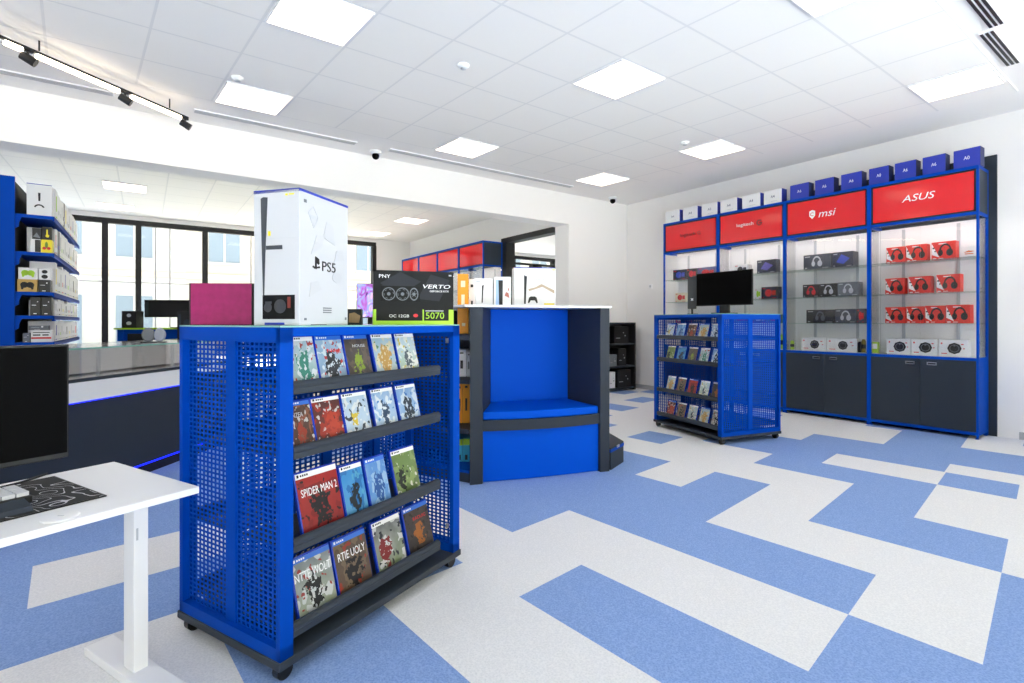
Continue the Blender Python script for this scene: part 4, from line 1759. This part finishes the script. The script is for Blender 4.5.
t = thing('monitor', 'large black monitor on the white desk at the left edge of the photo', 'monitor', dk(0, 0, 0), RD)
MX1 = -.18
m = MB()
m.box(MX1 - .62, MX1, .46, .49, .075, .455, bev=.003)
m.build('display_housing', BLACK, t)
m = MB()
m.rect(MX1 - .614, MX1 - .006, .092, .448, .001, y=.4595)
m.build('screen', BLACKS, t)
m = MB()
m.box(MX1 - .36, MX1 - .26, .49, .515, .01, .25)
m.box(MX1 - .42, MX1 - .2, .44, .565, .0045, .012)
m.build('stand', BLACKM, t)
m = MB()
m.path([(MX1 - .19, .475, .075), (MX1 - .188, .478, .04), (MX1 - .17, .50, .008), (MX1 - .1, .53, .005), (MX1 - .02, .58, .005)], .004)
m.build('cable', BLACK, t)
t = thing('keyboard', 'low black keyboard with pale keys on the desk mat', 'keyboard', dk(0, 0, .005), RD)
m = MB()
m.box(-.80, -.335, .255, .385, 0, .02, bev=.003)
m.build('base', BLACK, t)
m = MB()
for i in range(15):
    for j in range(5):
        x = -.795 + i * .0305
        y = .262 + j * .024
        m.box(x, x + .027, y, y + .021, .021, .032)
m.build('keycaps', pm('pale_keys', '#d5d6da', .5), t)['kind'] = 'stuff'
t = thing('wrist_rest', 'dark grey wrist rest lying in front of the keyboard', 'wrist rest', dk(0, 0, .005), RD)
m = MB()
m.prism([(.165, 0), (.235, 0), (.235, .022), (.175, .012)], -.8, -.36, M=Matrix(((0, 0, 1, 0), (1, 0, 0, 0), (0, 1, 0, 0), (0, 0, 0, 1))))
m.build('pad', DARKM, t)
m = MB()
m.box(-.8, -.36, .17, .235, -.001, .0005)
m.build('rubber_sole', BLACK, t)

# ------------------------------------------------------------------ sales counter
CA = math.radians(90 - 3.66)
CO = Vector((-2.813 + .064 * (2.6 - 4.35), 2.6, 0))
# local x runs away from the camera, local y to the left (into the counter)
t = thing('sales_counter', 'long charcoal sales counter with a glass display top and blue light lines', 'counter', CO, CA)
CL, CW = 2.75, .75
m = MB()
m.box(0, CL, .05, CW, .095, .66)
m.build('body', DARK, t)
m = MB()
m.box(0, CL, .07, CW, 0, .095)
m.build('plinth', BLACKM, t)
m = MB()
m.box(0, CL, 0, CW, .668, .80)
m.build('white_tray', WHITEL, t)
m = MB()
m.box(-.001, CL, -.004, .02, .80, .822)
m.build('dark_rail', DARKM, t)
for z, y in ((.655, .04), (.082, .045)):
    m = MB()
    m.box(.02, CL - .01, y - .004, y + .004, z, z + .01)
    m.build('blue_light_line', LEDBLUE, t)
m = MB()
m.box(0, CL, .012, .018, .822, 1.016)
m.build('glass_front', GLASSD, t)
m = MB()
m.box(0, CL, 0, CW, 1.016, 1.026)
m.build('glass_top', GLASSD, t)
m = MB()
m.box(-.0005, CL, -.0015, .0, 1.016, 1.0265)
m.build('glass_edge', GEDGE, t)
m = MB()
m.box(0, CL, .33, CW - .01, .82, 1.014)
m.build('display_back', WHITEL, t)
m = MB()
for x in (1.0, 1.72):
    m.box(x, x + .02, .03, .05, .822, 1.015)
m.build('glass_joint', LGREY, t)


def ct(x, y, z):
    c, s = math.cos(CA), math.sin(CA)
    return Vector((CO.x + c * x - s * y, CO.y + s * x + c * y, z))


t = thing('disc_stand', 'pair of round grey mesh discs standing on the glass counter', 'speaker', ct(1.75, .22, 1.0265), math.radians(15))
for x, mt, a in ((-.04, GREYB, .25), (.045, pm('pale_mesh', '#9fa6b4', .4, metal=.3), -.2)):
    m = MB()
    m.lathe([(.02, -.02), (.05, -.018), (.06, 0), (.05, .012), (.02, .014)], n=28, M=Matrix.Translation((x, 0, .066)) @ Matrix.Rotation(a, 4, 'Z') @ Matrix.Rotation(PI / 2, 4, 'X') @ Matrix.Diagonal((.8, 1, 1, 1)))
    m.build('mesh_disc', mt, t, smooth=False)
m = MB()
m.box(-.09, .09, -.03, .03, 0, .008)
m.build('base', BLACKM, t)

# ------------------------------------------------------------------ blue gondola of cartons in the back room
GX, GY = -8.309, 1.0         # room coordinates of the near right corner of the spine
GL = 2.67
GO = rm(GX, GY)
t = thing('carton_gondola', 'tall blue gondola with five shelves of cartons in the back room', 'shelf', GO, TH)
for y in (-.03, GL):
    m = MB()
    m.box(-.16, 0, y, y + .03, 0, 2.745)
    m.build('end_post', BLUE, t)
m = MB()
m.box(-.14, -.001, 0, GL, 0, 2.70)
m.build('rear_panel', BLACKM, t)
SZ = [2.36, 1.957, 1.526, 1.27, .98]
for k, z in enumerate(SZ):
    m = MB()
    m.box(0, .314, 0, GL, z - .035, z)
    m.box(.30, .314, 0, GL, z - .05, z)
    s = m.build('shelf_board', BLUE, t)
    m = MB()
    for y in (0, GL - .01):
        m.prism([(0, 0), (.05, 0), (.03, -.06), (.03, -.1), (0, -.12)][::-1], y, y + .012, M=Matrix(((1, 0, 0, 0), (0, 0, 1, 0), (0, 1, 0, z - .035), (0, 0, 0, 1))))
    m.build('bracket', BLUE, s)
m = MB()
m.box(0, .4, 0, GL, 0, .12)
m.build('base_shelf', BLUE, t)


def gp_(x, y, z):
    return rm(GX + x, GY + y, z)


GG = 'cartons on the blue gondola'


def gbox(x, y, z, w, d, h, mat, label, name='product_box'):
    return card_box(name, label, 'box', gp_(x, y, z), TH, w, d, h, mat, GG)


o = gbox(.085, .03, SZ[0], .205, .16, .345, WHITEB, 'white console carton at the near end of the top gondola shelf', 'console_box')
m = MB()
m.plate([(.095, .16), (.11, .16), (.112, .25), (.092, .25)])
m.arc(.102, .08, .045, .014, .3, PI - .3, n=10)
m.build('console_picture', PRINTK, o, loc=(0, -.0005, 0))
m = MB()
m.rect(0, .205, .338, .345)
m.build('blue_edge', NAVY, o, loc=(0, -.0005, 0))
near = [(.115, 1, 0, .085, .145, WHITEB, 'small white and black carton low on the second gondola shelf', 'half'), (.202, 1, 0, .09, .145, YEL, 'small yellow carton with red and green shapes on the second gondola shelf', 'pic'),
        (.13, 1, .145, .075, .12, BLACK, 'small black carton with grey picture, upper left on the second gondola shelf', 'grey'), (.207, 1, .145, .085, .14, BLACK, 'small black carton with yellow bottle shape on the second gondola shelf', 'yel'),
        (.02, 2, .136, .155, .125, WHITEB, 'white gamepad carton with a lime gamepad on the third gondola shelf', 'padl'), (.182, 2, .136, .1, .125, WHITEB, 'white carton with two black rings on the third gondola shelf', 'rings'),
        (.012, 2, 0, .16, .135, GOLD, 'gold gamepad carton with a black gamepad on the third gondola shelf', 'padk'), (.18, 2, 0, .1, .135, BLACK, 'black carton beside the gold gamepad carton', 'dots'),
        (.115, 3, 0, .085, .2, BLACK, 'left black carton with white marks on the fourth gondola shelf', 'dots'), (.204, 3, 0, .085, .2, BLACK, 'right black carton with white mark on the fourth gondola shelf', 'dots'),
        (.12, 4, 0, .17, .13, WHITEB, 'white carton with red and black bands at the near end of the bottom gondola shelf', 'bands'), (.1, 4, .131, .16, .05, GREYB, 'flat grey carton lying on the banded white carton', 'dots'),
        (.055, 4, 0, .06, .1, GREYB, 'small grey carton beside the banded white carton', 'dots')]
for x, sh, dz, w, h, mt, lb, kd in near:
    o = gbox(x, .02, SZ[sh] + dz, w, .14, h, mt, lb, 'gamepad_box' if 'gamepad' in lb and kd.startswith('pad') else 'product_box')
    m = MB()
    pmat = PRINTK
    if kd == 'half':
        m.rect(w * .45, w * .98, .005, h * .95)
    elif kd == 'pic':
        pmat = [PRINTR, pm('green_print', '#6b8f2b', .5)]
        m.disc(w * .3, h * .35, w * .18)
        m.disc(w * .7, h * .35, w * .18)
        m.disc(w * .5, h * .6, w * .14, h * .25, mi=1)
    elif kd == 'grey':
        pmat = GREYB
        m.plate([(w * .1, h * .2), (w * .9, h * .1), (w * .5, h * .6)])
    elif kd == 'yel':
        pmat = YEL
        m.disc(w * .55, h * .3, w * .18, h * .12)
        m.rect(w * .45, w * .6, h * .4, h * .8, mi=0)
    elif kd.startswith('pad'):
        pmat = LIME if kd == 'padl' else PRINTK
        m.disc(w * .35, h * .55, w * .2, h * .24)
        m.disc(w * .65, h * .55, w * .2, h * .24)
        m.rect(w * .35, w * .65, h * .4, h * .72)
        m.plate([(w * .17, h * .5), (w * .2, h * .2), (w * .28, h * .18), (w * .36, h * .4)])
        m.plate([(w * .83, h * .5), (w * .64, h * .4), (w * .72, h * .18), (w * .8, h * .2)])
    elif kd == 'rings':
        m.disc(w * .5, h * .27, w * .26, h * .18)
        m.disc(w * .5, h * .7, w * .24, h * .16)
    elif kd == 'bands':
        pmat = [PRINTK, PRINTR]
        m.rect(w * .1, w * .45, h * .55, h * .65)
        m.rect(w * .55, w * .85, h * .55, h * .65)
        m.rect(w * .02, w * .98, h * .28, h * .42, mi=1)
        m.rect(w * .1, w * .9, h * .78, h * .84)
    else:
        pmat = PRINTW
        m.rect(w * .15, w * .55, h * .55, h * .58)
        m.rect(w * .3, w * .6, h * .08, h * .13)
        m.disc(w * .7, h * .75, w * .06)
    m.build('front_picture', pmat, o, loc=(0, -.0005, 0))
SHL = ['top', 'second', 'third', 'fourth', 'bottom']
acc = [LIME, NAVY, PRINTR, GREYB, YEL, PRINTK, LGREY]
for sh in range(5):
    y = .2
    k = 0
    clear = [.38, .36, .385, .21, .25][sh]
    while y < GL - .2:
        d = random.choice((.1, .13, .16, .2))
        hh = clear * random.uniform(.78, .93)
        w = random.uniform(.2, .24)
        dark = (k == 2 and sh == 1) or (k == 5 and sh == 0)
        o = gbox(.30 - w, y, SZ[sh], w, d - .008, hh, DARKART if dark else WHITEB,
                 '%s carton, %s behind the near cartons on the %s gondola shelf' % ('dark' if dark else 'white', ORD[k], SHL[sh]))
        m = MB()
        a = acc[(k * 3 + sh * 2) % 7]
        m.rect(d * .3, d * .6, hh * .3, hh * .8 if k % 3 == 0 else hh * .45)
        m.rect(d * .15, d * .75, hh * .08, hh * .12)
        m.build('side_print', a if k % 2 == 0 else LGREY, o, loc=(w + .0005, 0, 0), rotz=PI / 2)
        y += d
        k += 1

# ------------------------------------------------------------------ back room: second cabinet row, service desk, monitors
B0 = rm(-1.79, 2.0 + 4 * BW)
for k, lb in enumerate(['farthest red topped cabinet of the back room row', 'second farthest red topped cabinet of the back room row', 'red topped cabinet of the back room, second from its charcoal end', 'red topped cabinet with the charcoal end panel in the back room']):
    p = Vector((B0.x, B0.y)) + CX * (BW * k)
    cabinet(lb, (p.x, p.y, 0), CABROT, None, 'red topped cabinets in the back room', dp=.46, last=k == 3)
x, y = -1.79 - .0, 0
t = thing('service_desk', 'high blue service desk with a lime edge behind the sales counter', 'desk', (-5.75, 7.5, 0), math.radians(6))
m = MB()
m.box(0, .08, 0, .6, 0, 1.09)
m.box(0, 2.6, .02, .06, .72, 1.09)
m.box(2.52, 2.6, 0, .6, 0, 1.09)
m.build('body', BLUE, t)
m = MB()
m.box(-.03, 2.63, -.03, .63, 1.09, 1.112)
m.build('worktop', LIME, t)
m = MB()
m.box(.08, 2.52, .06, .58, .70, .72)
m.build('inner_shelf', WOOD, t)
m = MB()
m.box(.15, .5, -.02, .02, .78, 1.03)
m.build('black_panel', BLACK, t)
m = MB()
m.box(.9, 1.5, -.01, .02, .83, .95)
m.build('wood_panel', WOOD, t)


def dd(x, y, z):
    a = math.radians(6)
    return Vector((-5.75 + x * math.cos(a) - y * math.sin(a), 7.5 + x * math.sin(a) + y * math.cos(a), z))


o = card_box('speaker_box', 'black speaker box with two white cones on the blue service desk', 'speaker', dd(.03, .05, 1.112), math.radians(6), .2, .18, .25, BLACK)
m = MB()
m.disc(.1, .185, .03, .026)
m.disc(.1, .07, .036, .026)
m.build('cone', LGREY, o, loc=(0, -.0005, 0))
t = thing('monitor', 'wide black monitor seen from behind on the service desk', 'monitor', dd(.2, .3, 1.112), math.radians(6))
m = MB()
m.box(0, .82, 0, .045, .16, .425, bev=.006)
m.build('display_housing', BLACK, t)
m = MB()
m.box(.5, .62, -.03, .0, .02, .3)
m.box(.42, .72, -.1, .12, 0, .012)
m.build('stand', BLACKM, t)
m = MB()
m.rect(.01, .06, .18, .40, .004)
m.build('port_cover', DARKM, t)
t = thing('computer_tower', 'black computer tower rising beside the magenta carton in the back room', 'computer', dd(1.0, -.35, .85), math.radians(6))
m = MB()
m.box(0, .2, 0, .25, 0, .5, bev=.004)
m.build('housing', BLACKM, t)
m = MB()
m.disc(.13, .3, .05, .09)
m.rect(.02, .05, .06, .46)
m.build('front_grille', DARKM, t, loc=(0, -.0006, 0))
o = tag(MB().box(0, .5, 0, .5, 0, .85).build('side_cabinet', BLUE, None, loc=dd(.85, -.6, 0), rotz=math.radians(6)), 'low blue side cabinet carrying the black computer tower', 'cabinet')
m = MB()
m.box(.02, .48, -.014, -.001, .03, .8)
m.build('door', BLUE, o)


def swirl_mat():
    m = bpy.data.materials.new('swirl_wallpaper')
    m.use_nodes = True
    n, l = m.node_tree.nodes, m.node_tree.links
    b = n['Principled BSDF']
    tc = n.new('ShaderNodeTexCoord')
    w = n.new('ShaderNodeTexNoise')
    w.inputs['Scale'].default_value = 2.2
    w.inputs['Distortion'].default_value = 2.5
    w.inputs['Detail'].default_value = 1
    rp = n.new('ShaderNodeValToRGB')
    e = rp.color_ramp.elements
    e[0].position = .25
    e[1].position = .78
    e[0].color = lin('#3d2a7a')
    e[1].color = lin('#f3f0fa')
    for p, c in ((.4, '#b266c4'), (.52, '#8fa8ea'), (.64, '#e3b6da')):
        q = e.new(p)
        q.color = lin(c)
    l.new(tc.outputs['Generated'], w.inputs['Vector'])
    l.new(w.outputs['Fac'], rp.inputs['Fac'])
    l.new(rp.outputs['Color'], b.inputs['Base Color'])
    l.new(rp.outputs['Color'], b.inputs['Emission Color'])
    b.inputs['Emission Strength'].default_value = .6
    return m


t = thing('monitor', 'lit monitor with a purple and blue swirl picture in the back room', 'monitor', (-1.93, 6.4, 0), math.radians(8))
m = MB()
m.box(0, .36, 0, .03, 1.25, 1.68, bev=.004)
m.build('display_housing', BLACK, t)
m = MB()
m.rect(.006, .345, 1.262, 1.672, .001)
m.build('screen', swirl_mat(), t, loc=(0, -.0004, 0))
m = MB()
m.box(.13, .22, .03, .06, 1.1, 1.4)
m.box(.05, .3, -.06, .16, 1.088, 1.1)
m.build('stand', BLACKM, t)
t = thing('side_table', 'high white table carrying the lit swirl monitor in the back room', 'table', (-2.3, 6.1, 0), math.radians(8))
m = MB()
m.box(0, 1.1, 0, .7, 1.06, 1.088)
m.build('tabletop', WHITEL, t)
for x in (.03, 1.02):
    for y in (.03, .62):
        m = MB()
        m.box(x, x + .05, y, y + .05, 0, 1.06)
        m.build('leg', WHITE, t)

# ------------------------------------------------------------------ light, world, camera
w = bpy.data.worlds.new('world')
SC.world = w
w.use_nodes = True
bg = w.node_tree.nodes['Background']
bg.inputs['Color'].default_value = (1, .885, .785, 1)
bg.inputs['Strength'].default_value = 2.3

sun = bpy.data.lights.new('sun', 'SUN')
sun.energy = 31  # added to light the front paving, whose bounce brightens the ceiling
sun.angle = math.radians(2)
sun.color = (1, .868, .755)
so = bpy.data.objects.new('sun', sun)
COL.objects.link(so)
so.rotation_euler = Vector((-E1.x * .34, -E1.y * .34, -.94)).to_track_quat('-Z', 'Y').to_euler()

cam = bpy.data.cameras.new('camera')
co = bpy.data.objects.new('camera', cam)
COL.objects.link(co)
co.location = (0, 0, EYE)
co.rotation_euler = (PI / 2, 0, 0)
cam.sensor_width = 36
cam.sensor_fit = 'HORIZONTAL'
cam.lens = F / 1024 * 36
cam.shift_y = -(341.5 - HZ) / 1024
cam.clip_start = .05
cam.clip_end = 200
SC.camera = co
vs = SC.view_settings
vs.view_transform = 'Standard'
vs.look = 'None'
vs.gamma = 1
vs.use_curve_mapping = False
vs.exposure = 0.38
SC.cycles.use_denoising = True
SC.cycles.max_bounces = 10
SC.cycles.diffuse_bounces = 6
SC.cycles.transparent_max_bounces = 24
SC.cycles.sample_clamp_indirect = 6
